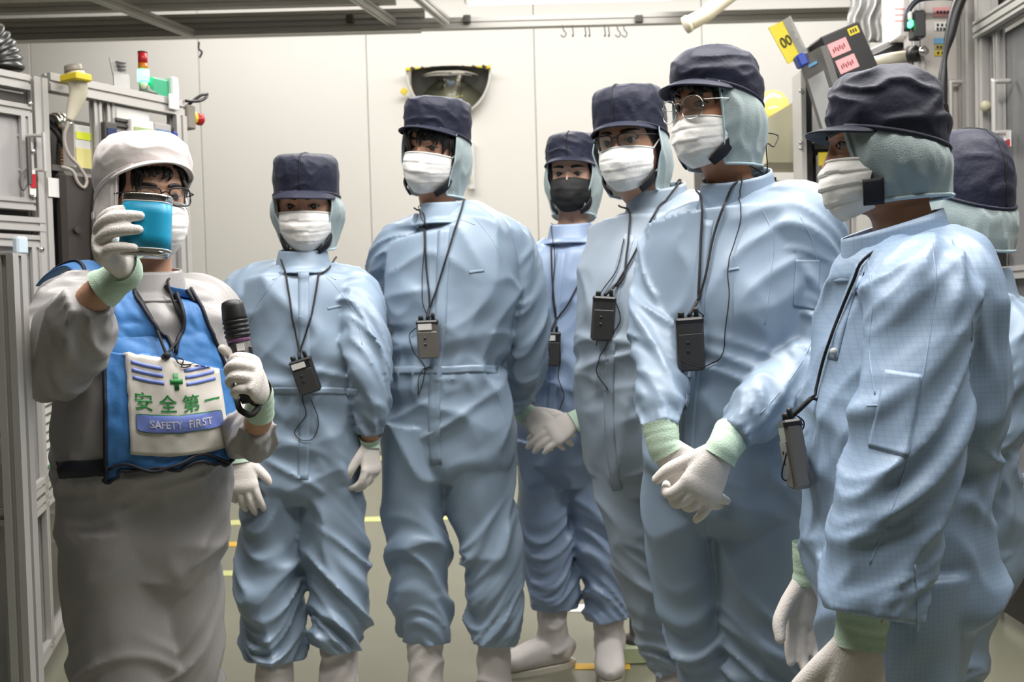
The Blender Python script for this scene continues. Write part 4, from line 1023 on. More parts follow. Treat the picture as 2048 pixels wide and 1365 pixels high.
def make_hand(side, W, D, N, curls, thumb=(.75, .35, .5), spread=.10, k=1.0, curl_th=.3):
    """gloved hand grown as one skin: side +1 = left hand; curls = four (mcp, pip, dip) bends in radians"""
    D = nrm(D); N = np.asarray(N, float); N = nrm(N - N.dot(D) * D); X = side * np.cross(D, N)   # X points to the thumb side
    L = lambda x, y, z: np.asarray(W) + k * (x * X + y * D + z * N)
    parts = [tube([L(0, -.010, 0), L(0, .004, 0), L(.002, .03, .001), L(.0, .06, .002), L(-.001, .088, .002), L(-.001, .097, .0)], np.array([.027, .027, .034, .040, .042, .036]) * k, np.array([.021, .020, .019, .0165, .0145, .010]) * k, X, 24, .005)]
    ox = (.031, .0105, -.0105, -.0305); oy = (.088, .094, .089, .079); ln = (.072, .080, .074, .058); rr = (.0100, .0104, .0099, .0088)
    for i in range(4):
        p = np.array((ox[i], oy[i], .001)); a = spread * (1.5 - i) / 1.5; c = np.array(curls[i]); P = [(ox[i] * .9, oy[i] - .035, .0), tuple(p)]
        ang = 0; dl = (.45, .31, .24)
        for j in range(3):
            ang += c[j]; d = np.array((math.sin(a) * math.cos(ang), math.cos(a) * math.cos(ang), -math.sin(ang))); p = p + d * ln[i] * dl[j]; P.append(tuple(p))
        pts = np.array([L(*q) for q in P]); r = rr[i] * k
        parts.append(tube(pts, [r * 1.0, r * 1.08, r * 1.05, r * .98, r * .80], None, X, 14, .004))
        tip = pts[-1]; parts.append(lathe([(r * .80 * math.cos(t), r * .80 * math.sin(t)) for t in np.linspace(-1.4, 1.5, 9)], tip, nrm(pts[-1] - pts[-2]), 14))
    ia, oa, ct = thumb; d0 = np.array((math.sin(ia) * math.cos(oa), math.cos(ia) * math.cos(oa), -math.sin(oa)))
    p = np.array((.022, .022, -.004)); P = [tuple(p - d0 * .012), tuple(p)]
    b_ = nrm(np.array((-1.0, .6, -.5)) - d0 * np.dot(np.array((-1.0, .6, -.5)), d0)); ang = 0
    for j, l in enumerate((.042, .033, .026)):
        d = d0 * math.cos(ang) + b_ * math.sin(ang); p = p + d * l; P.append(tuple(p)); ang += ct * (.5 if j == 0 else 1)
    pts = np.array([L(*q) for q in P]); parts.append(tube(pts, np.array([.017, .016, .0135, .0125, .0095]) * k, None, X, 14, .004))
    parts.append(lathe([(.0095 * k * math.cos(t), .0095 * k * math.sin(t)) for t in np.linspace(-1.4, 1.5, 9)], pts[-1], nrm(pts[-1] - pts[-2]), 14))
    V, F = cat(parts); return remesh(V, F, .0030 * k, 2, .5)
def add_hand(p, side, W, D, N, curls, thumb=(.75, .35, .5), spread=.1, k=1.06, cuff=.06, back=None, flare=1.0):
    V, F = make_hand(side, W, D, N, curls, thumb, spread, k); g = mobj('glove', V, F, GLOVE, p)
    D = nrm(D); B = nrm(np.asarray(back, float) - W) if back is not None else -D; W = np.asarray(W, float)
    N_ = np.asarray(N, float); N_ = nrm(N_ - N_.dot(D) * D); X = np.cross(D, N_)
    P = [W + D * .018, W, W + B * cuff * .5, W + B * cuff]
    fl = folds(3.3, [(2, 60, 0, .0016, None)])
    V, F = tube(P, np.array([.0335, .0315, .0325, .0345 * flare]) * k, np.array([.0245, .0245, .0275, .0305 * flare]) * k, X, 30, .004, fl, cap=False)
    mobj('glove_cuff', V, F, MINT, g)
    return g
RELAX = [(.25, .35, .2), (.3, .42, .25), (.36, .48, .25), (.42, .5, .25)]

def make_boot(p, ankle, toe, top, r=(.050, .046), sole=True):
    """ankle joint, toe direction (xy), shaft top point: white work boot standing on the floor"""
    ankle = np.asarray(ankle, float); d = nrm((toe[0], toe[1], 0)); s = np.array((-d[1], d[0], 0)); top = np.asarray(top, float)
    b = np.array((ankle[0], ankle[1], 0))
    foot = tube([b - d * .075 + (0, 0, .045), b - d * .055 + (0, 0, .055), b + (0, 0, .058), b + d * .06 + (0, 0, .056), b + d * .12 + (0, 0, .046), b + d * .165 + (0, 0, .038), b + d * .195 + (0, 0, .032)],
                [.012, .038, .043, .046, .049, .043, .014], [.02, .040, .046, .044, .035, .027, .014], s, 26, .008, pw=2.6)
    wr = folds(ankle[0] * 7 + 1.3, [(3, 16, .5, .010, None)])
    shaft = tube([b + (0, 0, .05), b + (0, 0, .10), (b + top) / 2 + (0, 0, .02), top], [.048, .050, r[0], r[1]], None, s, 30, .006, wr)
    V, F = cat([foot, shaft]); V, F = remesh(V, F, .006, 2); V[:, 2] = np.maximum(V[:, 2], .012)
    bt = mobj('boot', V, F, BOOT, p)
    t = np.linspace(0, 2 * np.pi, 40, endpoint=False); lx = .058 + .138 * np.cos(t); wy = .046 * np.sign(np.sin(t)) * np.abs(np.sin(t)) ** .8 * (1 + .06 * np.cos(t - .6))
    out = [b + d * x + s * y for x, y in zip(lx, wy)]
    V = np.vstack([np.array(out) + (0, 0, 0.0), np.array(out) + (0, 0, .017)]); n = 40
    F = [[i, (i + 1) % n, (i + 1) % n + n, i + n] for i in range(n)] + [list(range(n))[::-1], list(range(n, 2 * n))]
    mobj('sole', V, F, SOLE, bt, False)
    return bt

def shrink(P, k, lo=None): return [tuple(q[:3]) + tuple(max(x * k, lo or 0) for x in q[3:]) for q in P]

class Person:
    """torso / legs / arms given as picture points with depth offsets; builds the body and the coverall over it"""
    def __init__(s, label, Y, yaw, head, torso, arms, legs, skin=SKIN, cloth=BLUE, seed=1, boots=None, vox=.0056, hk=1.0, neck=None, fold=1.0, cuffs=(True, True), wrist_out=.05, toes=None, wr=(None, None), collar=None, bodyw=.7, hems=None):
        s.Y, s.yaw, s.seed = Y, yaw, seed
        lat = np.array((math.cos(yaw), math.sin(yaw), 0)); s.lat = lat; s.front = np.array((math.sin(yaw), -math.cos(yaw), 0))
        pt = lambda q: at(q[0], q[1], Y + q[2])
        hx, hy, hd, hyaw, hp, hr = head
        torso = [tuple(q) for q in torso]; k0 = .024 * FPX / Y
        if collar is None or collar.get('low', True): torso[0] = (torso[0][0], torso[0][1] + k0, *torso[0][2:]); torso[1] = (torso[1][0], torso[1][1] + k0 * .5, *torso[1][2:])
        T = np.array([pt(q) for q in torso]); TA = [q[3] for q in torso]; TB = [q[4] * (.88 if k_ >= len(torso) - 4 else 1) for k_, q in enumerate(torso)]
        N = pt(neck) if neck else T[0] + np.array((0, 0, -.01))
        s.H = Head(at(hx, hy, Y + hd), rot(hyaw, hp, hr), N, yaw, hk)
        s.T = T
        f1 = fold
        tf = folds(seed, [(7, 3.4, .9, .013 * f1, None), (10, 8, -.9, .008 * f1, None), (24, 5, .2, .012 * f1, [(.60, .05)]), (5, 13, .5, .016 * f1, [(.52, .08)]), (6, 9, 1.2, .012 * f1, [(.8, .12)])])
        parts = [tube(T, TA, TB, lat, 120, .007, tf, pw=2.25, fixed=True)]
        s.torso_mesh = parts[0]
        body = [tube(T, np.array(TA) * bodyw, np.array(TB) * bodyw, lat, 24, .02, fixed=True)]
        s.wrists = []
        for i, A in enumerate(arms):
            P = np.array([pt(q) for q in A]); r = [q[3] for q in A]; r[0] *= .72; P[0] = P[0] * .6 + T[2] * .4 - np.array((0, 0, .010))
            af = folds(seed + 1.7 * i + .6, [(4, 8, 1.6, .014 * f1, None), (3, 16, 1.0, .016 * f1, [(.55, .12)]), (5, 24, .6, .009 * f1, [(.86, .09), (.2, .07)])], (0, .006, 16) if cuffs[i] else None)
            parts.append(tube(P, r, None, s.front, 80, .006, af))
            d = nrm(P[-1] - P[-2]); s.wrists.append((P[-1], d))
            we = P[-1] + d * wrist_out if wr[i] is None else np.asarray(wr[i]); s.wrists[-1] = (P[-1], d, we)
            bp = np.vstack([P[1:-1], P[-1] * .7 + we * .3, we]); br = [min(q * .62, .05) for q in r[1:]]; br[-1] = .029; br += [.0265]
            body.append(tube(bp, br, None, s.front, 20, .015))
        s.hems = []
        for i, A in enumerate(legs):
            P = np.array([pt(q) for q in A]); r = [q[3] for q in A]
            lf = folds(seed + 2.3 * i + 4.1, [(5, 5, 1.2, .015 * f1, None), (3, 13, 1.0, .022 * f1, [(.60, .11), (.92, .12)]), (4, 20, 1.2, .016 * f1, [(.97, .15)])])
            parts.append(tube(P, r, None, lat, 90, .006, lf))
            body.append(tube(np.vstack([P, P[-1] + np.array((0, 0, -.06))]), [min(q * .62, .07) for q in r] + [.036], None, lat, 20, .02))
            s.hems.append(P[-1])
        # body: head and neck grown onto the remeshed trunk
        bv, bf = remesh(*cat(body), .014, 1)
        V, F = cat([(s.H.w(HEADV), HEADF), (bv, bf)])
        base = np.array((T[-1][0], T[-1][1], 0.0))
        s.o = mobj('person', V, F, skin, None, True, base); tag(s.o, label, 'person')
        cv, cf = remesh(*cat(parts), vox, 1, .5)
        s.suit = mobj('coverall', cv, cf, cloth, s.o); s.bv = bvh(cv, cf); s.cloth = cloth
        # stand-up collar
        cz = collar or dict(a=.068, b=.074, h=.056, lean=.0, dz=.012)
        th = np.linspace(-math.pi, math.pi, 61); c0 = N + np.array((0, 0, cz['dz'])); rows = []
        for v in np.linspace(-.55, 1, 11):
            a_, b_ = [cz[q_] * (1.08 - .16 * v) * (1 + .55 * min(v, 0) ** 2) for q_ in ('a', 'b')]
            hgt = cz['h'] * v * (1 - .30 * (.5 + .5 * np.cos(th)))
            back = cz.get('back', .0) * (.5 - .5 * np.cos(th)) * v
            rows.append(c0 + (a_ * np.sin(th))[:, None] * lat + (b_ * np.cos(th))[:, None] * s.front + np.column_stack([0 * th, 0 * th, hgt + back]) - s.front * cz['lean'] * v)
        V, F = solid_grid(np.array(rows), .004); s.collar = mobj('collar', V, F, cloth, s.suit); s.bv = bvh(*cat([(cv, cf), (V, F)]))
        for i, hp_ in enumerate(s.hems):
            tdir = toes[i] if toes else (s.front[0], s.front[1])
            an = np.array((hp_[0], hp_[1], .08)); 
            make_boot(s.o, an, tdir, (hp_[0], hp_[1], hp_[2] + .06), sole=True)
    def h(s, px, py, off=0.004): return hit(s.bv, px, py, off, s.Y)[0]
    def strip(s, name, pts, w, m, parent=None, off=.0002, thick=.0010):
        """flat band sewn along picture points on the suit"""
        P = catmull(np.array(pts, float), max(8, len(pts) * 6)); rows = []
        for i in range(len(P)):
            t = P[min(i + 1, len(P) - 1)] - P[max(i - 1, 0)]; t = t / np.linalg.norm(t); nn = np.array((-t[1], t[0]))
            rows.append([s.h(*(P[i] + nn * w * q), off) for q in (-.5, -.17, .17, .5)])
        V, F = solid_grid(np.array(rows), thick); return mobj(name, V, F, m, parent or s.suit)
    def patch(s, name, quad, m, parent=None, off=.002):
        V, F = sheet(s.bv, quad, 24, 14, off, s.Y, .0015); return mobj(name, V, F, m, parent or s.suit)
    def line(s, name, pts, r, m, parent=None, off=-.0009, n=None):
        P = catmull(np.array(pts, float), n or max(6, len(pts) * 5)); V, F = wire([s.h(x, y, off) for x, y in P], r, 6, .008); return mobj(name, V, F, m, parent or s.suit)

def lanyard(p, label, neckL, neckR, knot, box_c, tilt, size, front, shell, lab_=True, clip=False, cable=None, yaw=0, facing=None, group='radio receivers on lanyards', off=.012):
    """radio receiver hanging on a neck cord (a thing of its own)"""
    C_ = p.h(*box_c, off + size[1] / 2)
    e = empty('radio_receiver', C_ - np.array((0, 0, size[2] / 2)), label, 'receiver', group)
    R = rot(yaw, 0.12, tilt); L = lambda x, y, z: C_ + R @ np.array((x, y, z))
    mobj('shell', *box(C_, size, R, .006), shell, e, False)
    mobj('front_plate', *box(L(0, -size[1] / 2 - .0008, -size[2] * .12), (size[0] * .86, .002, size[2] * .68), R, .0008), DGREY if shell is BLACK else shell, e, False)
    mobj('top_cap', *box(L(0, 0, size[2] * .46), (size[0] * 1.02, size[1] * 1.04, size[2] * .13), R, .004), BLACK, e, False)
    mobj('volume_knob', *lathe([(.007, 0), (.007, .011), (.005, .013)], L(-size[0] * .28, 0, size[2] * .52), R[:, 2], 14), BLACK, e)
    mobj('earphone_plug', *lathe([(.005, 0), (.005, .016), (.003, .02)], L(size[0] * .28, 0, size[2] * .52), R[:, 2], 12), BLACK, e)
    if lab_: mobj('label', *box(L(-size[0] * .1, -size[1] / 2 - .0025, size[2] * .36), (size[0] * .62, .001, size[2] * .16), R), LABELW, e, False)
    if clip: mobj('belt_clip', *box(L(0, -size[1] / 2 - .005, size[2] * .14), (size[0] * .42, .006, size[2] * .62), R, .002), BLACK, e, False)
    else:
        for k in range(2): mobj('button', *box(L(-size[0] * .12, -size[1] / 2 - .002, size[2] * (.05 - .16 * k)), (.007, .002, .007), R, .001), BLACK, e, False)
    K = p.h(*knot, .010)
    def route(path):
        out, run = [], []
        def flush():
            if len(run) > 1:
                out.extend(p.h(x, y, .006) for x, y in catmull(np.array(run, float), 7 * len(run)))
            elif run: out.append(p.h(*run[0], .006))
            run.clear()
        for q in path:
            if isinstance(q, str): flush(); out.append(L(size[0] * .28, 0, size[2] * .66))
            elif isinstance(q[0], str): flush(); out.append(L(q[1], -size[1] / 2 - .004, q[2]))
            elif len(q) == 3: flush(); out.append(np.array(q))
            else: run.append(q)
        flush(); return out
    top = L(0, 0, size[2] * .54)
    for path in (neckL, neckR):
        P = route(list(path) + [tuple(knot)]) + [K]
        mobj('cord', *wire(catmull(np.array(P), 40), .0027, 7, .012), CORD, e)
    mobj('cord_end', *wire([K, (K + top) / 2 + (0, -.002, 0), top], .0042, 8, .01), CORD, e)
    if cable:
        for path in cable:
            P = route(path)
            mobj('earphone_cable', *wire(catmull(np.array(P), 14 * len(P)), .0014, 6, .01), CORD, e)
    return e
# ---------------------------------------------------------------- the eight people
CLASP = [(.5, .5, .3), (.55, .55, .3), (.6, .55, .3), (.65, .55, .3)]
# --- person in grey holding the cup
p1 = Person('person in grey workwear, white hood and blue vest holding up a blue cup', 2.17, .38, (290, 398, 0, .72, .02, -.03),
    [(290, 562, 0, .075, .070), (288, 580, 0, .125, .09), (287, 610, 0, .172, .112), (288, 680, 0, .180, .130), (290, 760, -.01, .180, .142), (292, 850, -.01, .180, .146), (292, 925, 0, .172, .142), (290, 1000, 0, .172, .138), (288, 1080, 0, .168, .135), (286, 1150, 0, .145, .12), (286, 1205, 0, .09, .09)],
    [[(215, 592, -.03, .085), (160, 622, -.08, .084), (124, 685, -.15, .078), (114, 724, -.22, .073), (134, 690, -.30, .066), (163, 628, -.36, .054), (178, 598, -.38, .044)],
     [(365, 590, .05, .082), (408, 630, .08, .076), (432, 710, .10, .064), (452, 790, .09, .057), (474, 846, .03, .053), (500, 872, -.08, .046), (516, 850, -.15, .038)]],
    [[(228, 1050, -.03, .108), (232, 1150, -.03, .104), (242, 1260, -.03, .099), (250, 1365, -.03, .095), (256, 1460, -.03, .088), (262, 1590, -.03, .07)],
     [(348, 1050, .05, .098), (356, 1150, .05, .092), (360, 1260, .05, .085), (360, 1365, .05, .08), (360, 1460, .05, .078), (360, 1545, .05, .07)]],
    SKIN, GREYC, 2.2, neck=(292, 592, 0), fold=1.0, wr=(at(256, 543, 1.79), at(522, 792, 1.965)), collar=dict(a=.078, b=.080, h=.058, lean=-.004, dz=.006))
H = p1.H
add_eyes(p1.o, H, (-.15, .0)); add_hair(p1.o, H, fringe(5, -.7, .75, 8, .060, .015, .034, .0075, .25) + fringe(6, -.75, -.45, 3, .058, .045, .06, .008, .05) + fringe(8, .7, 1.0, 3, .05, .05, .075, .01, .05))
add_mask(p1.o, H, 1.0); add_glasses(p1.o, H, BLACK, 'rect', -.004, -.112, .0245, .0185)
wh = cap_set(p1.o, H, 'puffy', .066, -.03, .094, .110, 3, .142, .003, .026, .006, False, True, .98, .95, 1.0, -.225, -.205, False, (.098, .106), WHITEC, WHITEC, 1.6)
mobj('size_tag', *box(H.w([(-.102, .03, -.035)])[0], (.003, .03, .014), rot(.5) ), LABELW, wh, False)
# vest: cloth panels over the torso
tb = bvh(*p1.torso_mesh)
def vest_grid(rows, n, off):
    P = catmull(np.array(rows, float), 60); G = []
    for r_ in P:
        row = []
        for u in np.linspace(0, 1, n):
            x, y = r_[0] * (1 - u) + r_[2] * u, r_[1] * (1 - u) + r_[3] * u
            d_ = ray(x, y); l_, n_, i_, t_ = tb.ray_cast(Vector(CAM), Vector(d_ / np.linalg.norm(d_)))
            q, nn_ = (at(x, y, 2.125), np.array((.35, -.9, 0))) if l_ is None else (np.array(l_), np.array(n_) if np.array(n_).dot(d_) < 0 else -np.array(n_))
            row.append(q + nn_ * off)
        G.append(row)
    G = np.array(G)
    for _ in range(6):                                   # cloth tension
        G[1:-1, 1:-1] = .5 * G[1:-1, 1:-1] + .125 * (G[:-2, 1:-1] + G[2:, 1:-1] + G[1:-1, :-2] + G[1:-1, 2:])
    q = np.array([[i * .11, j * .33, 3.3] for i in range(G.shape[0]) for j in range(n)]); nz_ = noise(q).reshape(G.shape[0], n) * np.clip(np.minimum(np.arange(60), 59 - np.arange(60)) / 8, 0, 1)[:, None]
    return G - ray(290, 750)[None, None, :] * (.0035 * nz_[:, :, None])
left = [(186, 588, 252, 576), (204, 612, 276, 606), (209, 650, 312, 655), (212, 690, 340, 698), (212, 708, 347, 730)]
right = [(330, 572, 372, 580), (350, 600, 396, 618), (363, 645, 420, 680), (349, 698, 436, 722), (346, 730, 446, 746)]
main = [(212, 702, 446, 742), (212, 760, 452, 775), (213, 850, 466, 850), (214, 920, 470, 888), (214, 952, 440, 925)]
vest_root = None; GV = vest_grid(main, 40, .020)
V, F = solid_grid(GV, .003); vest = mobj('vest', V, F, VEST, p1.o); vb = bvh(*solid_grid(GV, .003))
gl = vest_grid(left, 16, .018); gr = vest_grid(right, 12, .018)
V, F = solid_grid(gl, .003); mobj('shoulder_panel', V, F, VEST, vest)
V, F = solid_grid(gr, .003); mobj('shoulder_panel', V, F, VEST, vest)
strap = [(168, 548, -.02), (130, 540, .02), (104, 556, .05)]
P = np.array([gl[0, 4], at(150, 527, 2.13), at(112, 545, 2.16), at(92, 566, 2.19)]); mobj('shoulder_strap', *tube(P, [.03, .03, .028, .026], [.004] * 4, (0, 1, .5), 12, .01), VEST, vest)
for pts in (gl[:, 0], gl[:-6, -1], gr[:-6, 0], gr[:, -1], GV[:, 0], GV[:, -1], GV[-1]):
    mobj('piping', *tube(pts - ray(290, 750) * .002, .0042, None, (0, 1, 0), 6, .012), VESTN, vest)
P = [GV[-4, i] - ray(290, 750) * .006 + np.array((0, 0, .012 * math.sin(i * .28))) for i in range(1, 39)]; mobj('hem_piping', *tube(P, .004, None, (0, 1, 0), 6, .012), VESTN, vest)
P = np.array([gl[0, 0], at(150, 522, 2.125), at(108, 540, 2.155), at(88, 565, 2.18)]); mobj('piping', *tube(P, .0045, None, (0, 1, 0), 6, .01), VESTN, vest)
V, F = sheet(p1.bv, [(116, 924), (216, 918), (216, 950), (122, 956)], 8, 16, .006, 2.1, .004); mobj('waist_belt', V, F, VESTN, p1.o)
# white print with its marks
Q = [(251, 702), (430, 706), (457, 893), (261, 908)]
def qp(u, v):
    q = [np.array(a, float) for a in Q]; p = (q[0] * (1 - u) + q[1] * u) * (1 - v) + (q[3] * (1 - u) + q[2] * u) * v
    p[1] += 14 * math.sin(math.pi * u) * (1 - .2 * v); return p
def qw(u, v, off, bv_=None): p = qp(u, v); return hit(bv_ or pb_, p[0], p[1], off, 2.03)[0]
G = np.array([[qw(u, v, .0055, vb) for u in np.linspace(0, 1, 24)] for v in np.linspace(0, 1, 24)]); V, F = solid_grid(G, .001); mobj('white_print', V, F, PRINT, vest); pb_ = bvh(V, F)
def qrect(nm, u0, u1, v0, v1, m, off=.0014, slant=0.0, n=10, rnd=0):
    if rnd:
        t = np.linspace(0, 2 * np.pi, 40, endpoint=False); cu = np.sign(np.cos(t)) * np.abs(np.cos(t)) ** (2 / rnd); cv = np.sign(np.sin(t)) * np.abs(np.sin(t)) ** (2 / rnd)
        P = [qw((u0 + u1) / 2, (v0 + v1) / 2, off)]; F = []
        for k in np.linspace(.1, 1.0, 10):
            P += [qw((u0 + u1) / 2 + (u1 - u0) / 2 * k * a, (v0 + v1) / 2 + (v1 - v0) / 2 * k * b, off) for a, b in zip(cu, cv)]
        F = [[0, 1 + j, 1 + (j + 1) % 40] for j in range(40)] + [[1 + r * 40 + j, 1 + r * 40 + 40 + j, 1 + r * 40 + 40 + (j + 1) % 40, 1 + r * 40 + (j + 1) % 40] for r in range(9) for j in range(40)]
        return mobj(nm, P, F, m, vest)
    G = np.array([[qw(u0 + (u1 - u0) * u, v0 + (v1 - v0) * v + slant * u, off) for u in np.linspace(0, 1, n)] for v in (0, .5, 1)]); V, F = solid_grid(G, .0008)
    return mobj(nm, V, F, m, vest)
for k in range(3):
    qrect('blue_stripe', .055 + .006 * k, .40 + .004 * k, .075 + .075 * k, .112 + .075 * k, PBLUE, slant=.012)
    qrect('blue_stripe', .64 + .004 * k, .955 + .004 * k, .112 + .072 * k, .147 + .072 * k, PBLUE, slant=-.010)
qrect('green_cross', .475, .61, .212, .262, PGREEN, .0016); qrect('green_cross', .517, .567, .150, .325, PGREEN, .0015)
def qtext(nm, s_, u0, u1, v0, v1, m, off=.0018, bold=.012):
    V2, F2, a_ = text2d(s_, bold=bold)
    if len(V2): mobj(nm, [qw(u0 + (u1 - u0) * x, v1 + (v0 - v1) * y, off) for x, y in V2], F2, m, vest, False)
qtext('lettering', '\u5b89', .075, .265, .375, .555, PGREEN); qtext('lettering', '\u5168', .335, .525, .375, .555, PGREEN)
qtext('lettering', '\u7b2c', .585, .765, .385, .565, PGREEN); qtext('lettering', '\u4e00', .82, .975, .462, .482, PGREEN)
qrect('green_outline', .075, .975, .588, .775, PGREEN, .0036, rnd=9); qrect('blue_plate', .083, .967, .596, .767, PBLUE, .0048, rnd=9)
qtext('lettering', 'SAFETY  FIRST', .225, .86, .645, .722, PGREY, .0060, .02)
# neck cord with its knot
nc = empty('neck_cord', p1.h(340, 700, .01), 'thin black neck cord knotted over the blue vest', 'lanyard')
kz = hit(vb, 343, 694, .012, 2.0)[0]
A0 = [H.w([(-.06, -.01, -.165)])[0], p1.h(272, 585, .012), p1.h(300, 632, .012), kz]; mobj('cord', *wire(catmull(np.array(A0), 26), .0032, 7), CORD, nc)
A0 = [p1.h(262, 565, .010), p1.h(288, 610, .012), p1.h(308, 650, .012), p1.h(314, 668, .012)]; mobj('thin_cable', *wire(catmull(np.array(A0), 22), .0016, 6), CORD, nc)
A0 = [H.w([(.055, -.02, -.165)])[0], p1.h(330, 570, .012), p1.h(345, 612, .012), p1.h(363, 655, .012), kz]; mobj('cord', *wire(catmull(np.array(A0), 26), .0028, 7), CORD, nc)
hv = lambda x, y: hit(vb, x, y, .010, 2.0)[0]
mobj('knot', *tube([hv(336, 692), hv(343, 697), hv(352, 694)], [.006, .008, .006], None, (0, 0, 1), 10, .004), CORD, nc)
mobj('loose_end', *wire(catmull(np.array([kz, hv(332, 700), hv(328, 708), hv(324, 722)]), 12), .0018, 6), CORD, nc)
mobj('loose_end', *wire(catmull(np.array([kz, hv(362, 702), hv(374, 712), hv(380, 732), hv(387, 720), hv(384, 706), hv(368, 702)]), 24), .0014, 6), CORD, nc)
# raised right hand and the cup
YC = 1.735
cupc = at(293, 452, YC); ct = rot(.10, -.08, .075)
cup = empty('blue_cup', cupc + ct @ np.array((0, 0, -.058)), 'oval blue cup with chrome rims in the raised gloved hand', 'cup')
def cupring(z, k, w0=.0415, d0=.028):
    t = np.linspace(0, 2 * np.pi, 48, endpoint=False); e = 2 / 3.0
    return np.array([cupc + ct @ np.array((w0 * k * np.sign(np.cos(a)) * abs(np.cos(a)) ** e, d0 * k * np.sign(np.sin(a)) * abs(np.sin(a)) ** e, z)) for a in t])
def cupband(nm, rows, m, parent=cup):
    V = np.vstack([cupring(*r) for r in rows]); F = grid_faces(len(rows), 48, True); F = F + [list(range(48))[::-1], list(range((len(rows) - 1) * 48, len(rows) * 48))]
    return mobj(nm, V, F, m, parent)
cupband('sleeve', [(-0.0423, 1.02), (-0.0180, 1.0), (0.0180, 0.975), (0.0387, 0.965)], CUPB)
cupband('top_rim', [(0.0387, 0.945), (0.0414, 0.97), (0.0486, 0.985), (0.0518, 0.975), (0.0527, 0.94), (0.0468, 0.9)], CHROME)
cupband('top_line', [(0.0383, 0.975), (0.0396, 0.975)], LABELW); cupband('base_line', [(-0.0428, 1.028), (-0.0410, 1.028)], LABELW)
cupband('base_rim', [(-0.0540, 0.9), (-0.0531, 0.94), (-0.0423, 0.96)], CHROME)
GRIP = [(1.0, .70, .15), (1.02, .68, .18), (1.05, .68, .2), (1.1, .75, .2)]
add_hand(p1.o, -1, p1.wrists[0][2], (-.16, -.80, .58), (-.96, -.10, -.12), GRIP, (1.2, .9, .25), .05, 1.06, .058, back=p1.wrists[0][0], flare=1.12)
# left hand and microphone
m0, m1 = at(463, 600, 1.93), at(499, 806, 1.93); md = nrm(m1 - m0); L_ = np.linalg.norm(m1 - m0)
mic = empty('microphone', m1, 'black handheld microphone in the left glove of the person in grey', 'microphone')
V, F = lathe([(.010, 0), (.0195, .004), (.0215, .012), (.0235, .034), (.0235, .040)], m0, md, 26); mobj('grille_cap', V, F, BLACK, mic)
rows = []
for k in range(4): rows += [(.0235, .040 + .009 * k), (.0245, .041 + .009 * k), (.0245, .045 + .009 * k), (.0225, .0465 + .009 * k), (.0225, .049 + .009 * k)]
V, F = lathe(rows + [(.0225, .078)], m0, md, 26); mobj('slotted_collar', V, F, BLACK, mic)
V, F = lathe([(.0225, .076), (.0230, .077), (.0225, .081), (.022, .082)], m0, md, 26); mobj('purple_ring', V, F, mat('purple_band', (.16, .06, .15), .4), mic)
V, F = lathe([(.0215, .081), (.0205, .12), (.018, .16), (.0165, L_ - .006), (.014, L_)], m0, md, 26); mobj('handle', V, F, mat('matte_black_grip', (.022, .021, .022), .5), mic)
sd = nrm(np.cross(md, (0, 1, 0))); fr_ = nrm(np.cross(sd, md)); fr_ = fr_ if fr_[1] < 0 else -fr_; sd = sd if sd[0] > 0 else -sd
B = np.column_stack([sd, fr_, -md]); mobj('label', *box(m0 + md * .093 + fr_ * .0205 + sd * .007, (.014, .002, .014), B), LABELW, mic, False)
mobj('switch', *box(m0 + md * .105 + sd * .020 + fr_ * .004, (.008, .010, .022), B, .002), BLACK, mic, False)
add_hand(p1.o, 1, p1.wrists[1][2], (.03, -.84, .54), (.97, -.06, .06), [(1.15, 1.35, .6), (1.2, 1.35, .6), (1.25, 1.3, .6), (1.3, 1.25, .6)], (.5, .55, .2), .05, .98, .05, back=p1.wrists[1][0])
tag(mobj('wrist_strap', *tube([at(474, 800, 1.93), at(482, 822, 1.91), at(500, 831, 1.91), at(514, 820, 1.93), at(519, 800, 1.97)], .006, None, (0, 1, 0), 8), CORD), 'black strap around the wrist under the microphone', 'strap')

# --- short visitor facing the camera
p2 = Person('person of short stature in a blue coverall and boxy navy cap, arms hanging down', 2.82, .04, (614, 408, 0, .03, .16, .02),
    [(606, 514, .01, .068, .062), (606, 530, .01, .10, .078), (606, 554, .01, .138, .095), (606, 592, 0, .166, .112), (608, 660, 0, .175, .118), (610, 730, 0, .166, .120), (612, 782, 0, .157, .118), (610, 830, 0, .170, .125), (608, 900, 0, .178, .13), (606, 960, 0, .168, .125), (605, 1003, 0, .10, .09)],
    [[(545, 547, .02, .075), (494, 594, .02, .068), (472, 648, .03, .065), (459, 740, .03, .060), (464, 820, -.03, .052), (470, 884, -.09, .040)],
     [(665, 547, .02, .075), (711, 596, -.02, .066), (730, 655, -.07, .061), (742, 740, -.10, .056), (742, 820, -.09, .047), (741, 868, -.08, .037)]],
    [[(562, 900, 0, .105), (552, 1000, 0, .092), (543, 1100, 0, .083), (540, 1190, 0, .086), (548, 1270, .01, .074), (548, 1318, .01, .070)],
     [(652, 900, 0, .105), (660, 1000, 0, .092), (668, 1100, 0, .083), (674, 1170, 0, .086), (676, 1250, 0, .077), (676, 1292, 0, .068)]],
    SKIN, BLUE, 5.1, neck=(607, 543, 0), wr=(at(478, 912, 2.71), at(741, 884, 2.76)), toes=[(.05, -1), (.12, -1)])
H = p2.H; add_eyes(p2.o, H, (0, -.1)); add_hair(p2.o, H, fringe(15, -.7, .7, 9, .040, .015, .025)); add_mask(p2.o, H, 2.0, top=-.012)
cap_set(p2.o, H, 'boxy', .036, -.005, .090, .104, 5, .140, .003, .036, .018, hk=1.06, hb=-.13, o0=1.0)
W, d, we = p2.wrists[0]; add_hand(p2.o, -1, we, (.12, -.08, -1), (.0, -1, .05), RELAX, (.75, .1, .3), .12, 1.04, .05, back=p2.wrists[0][0])
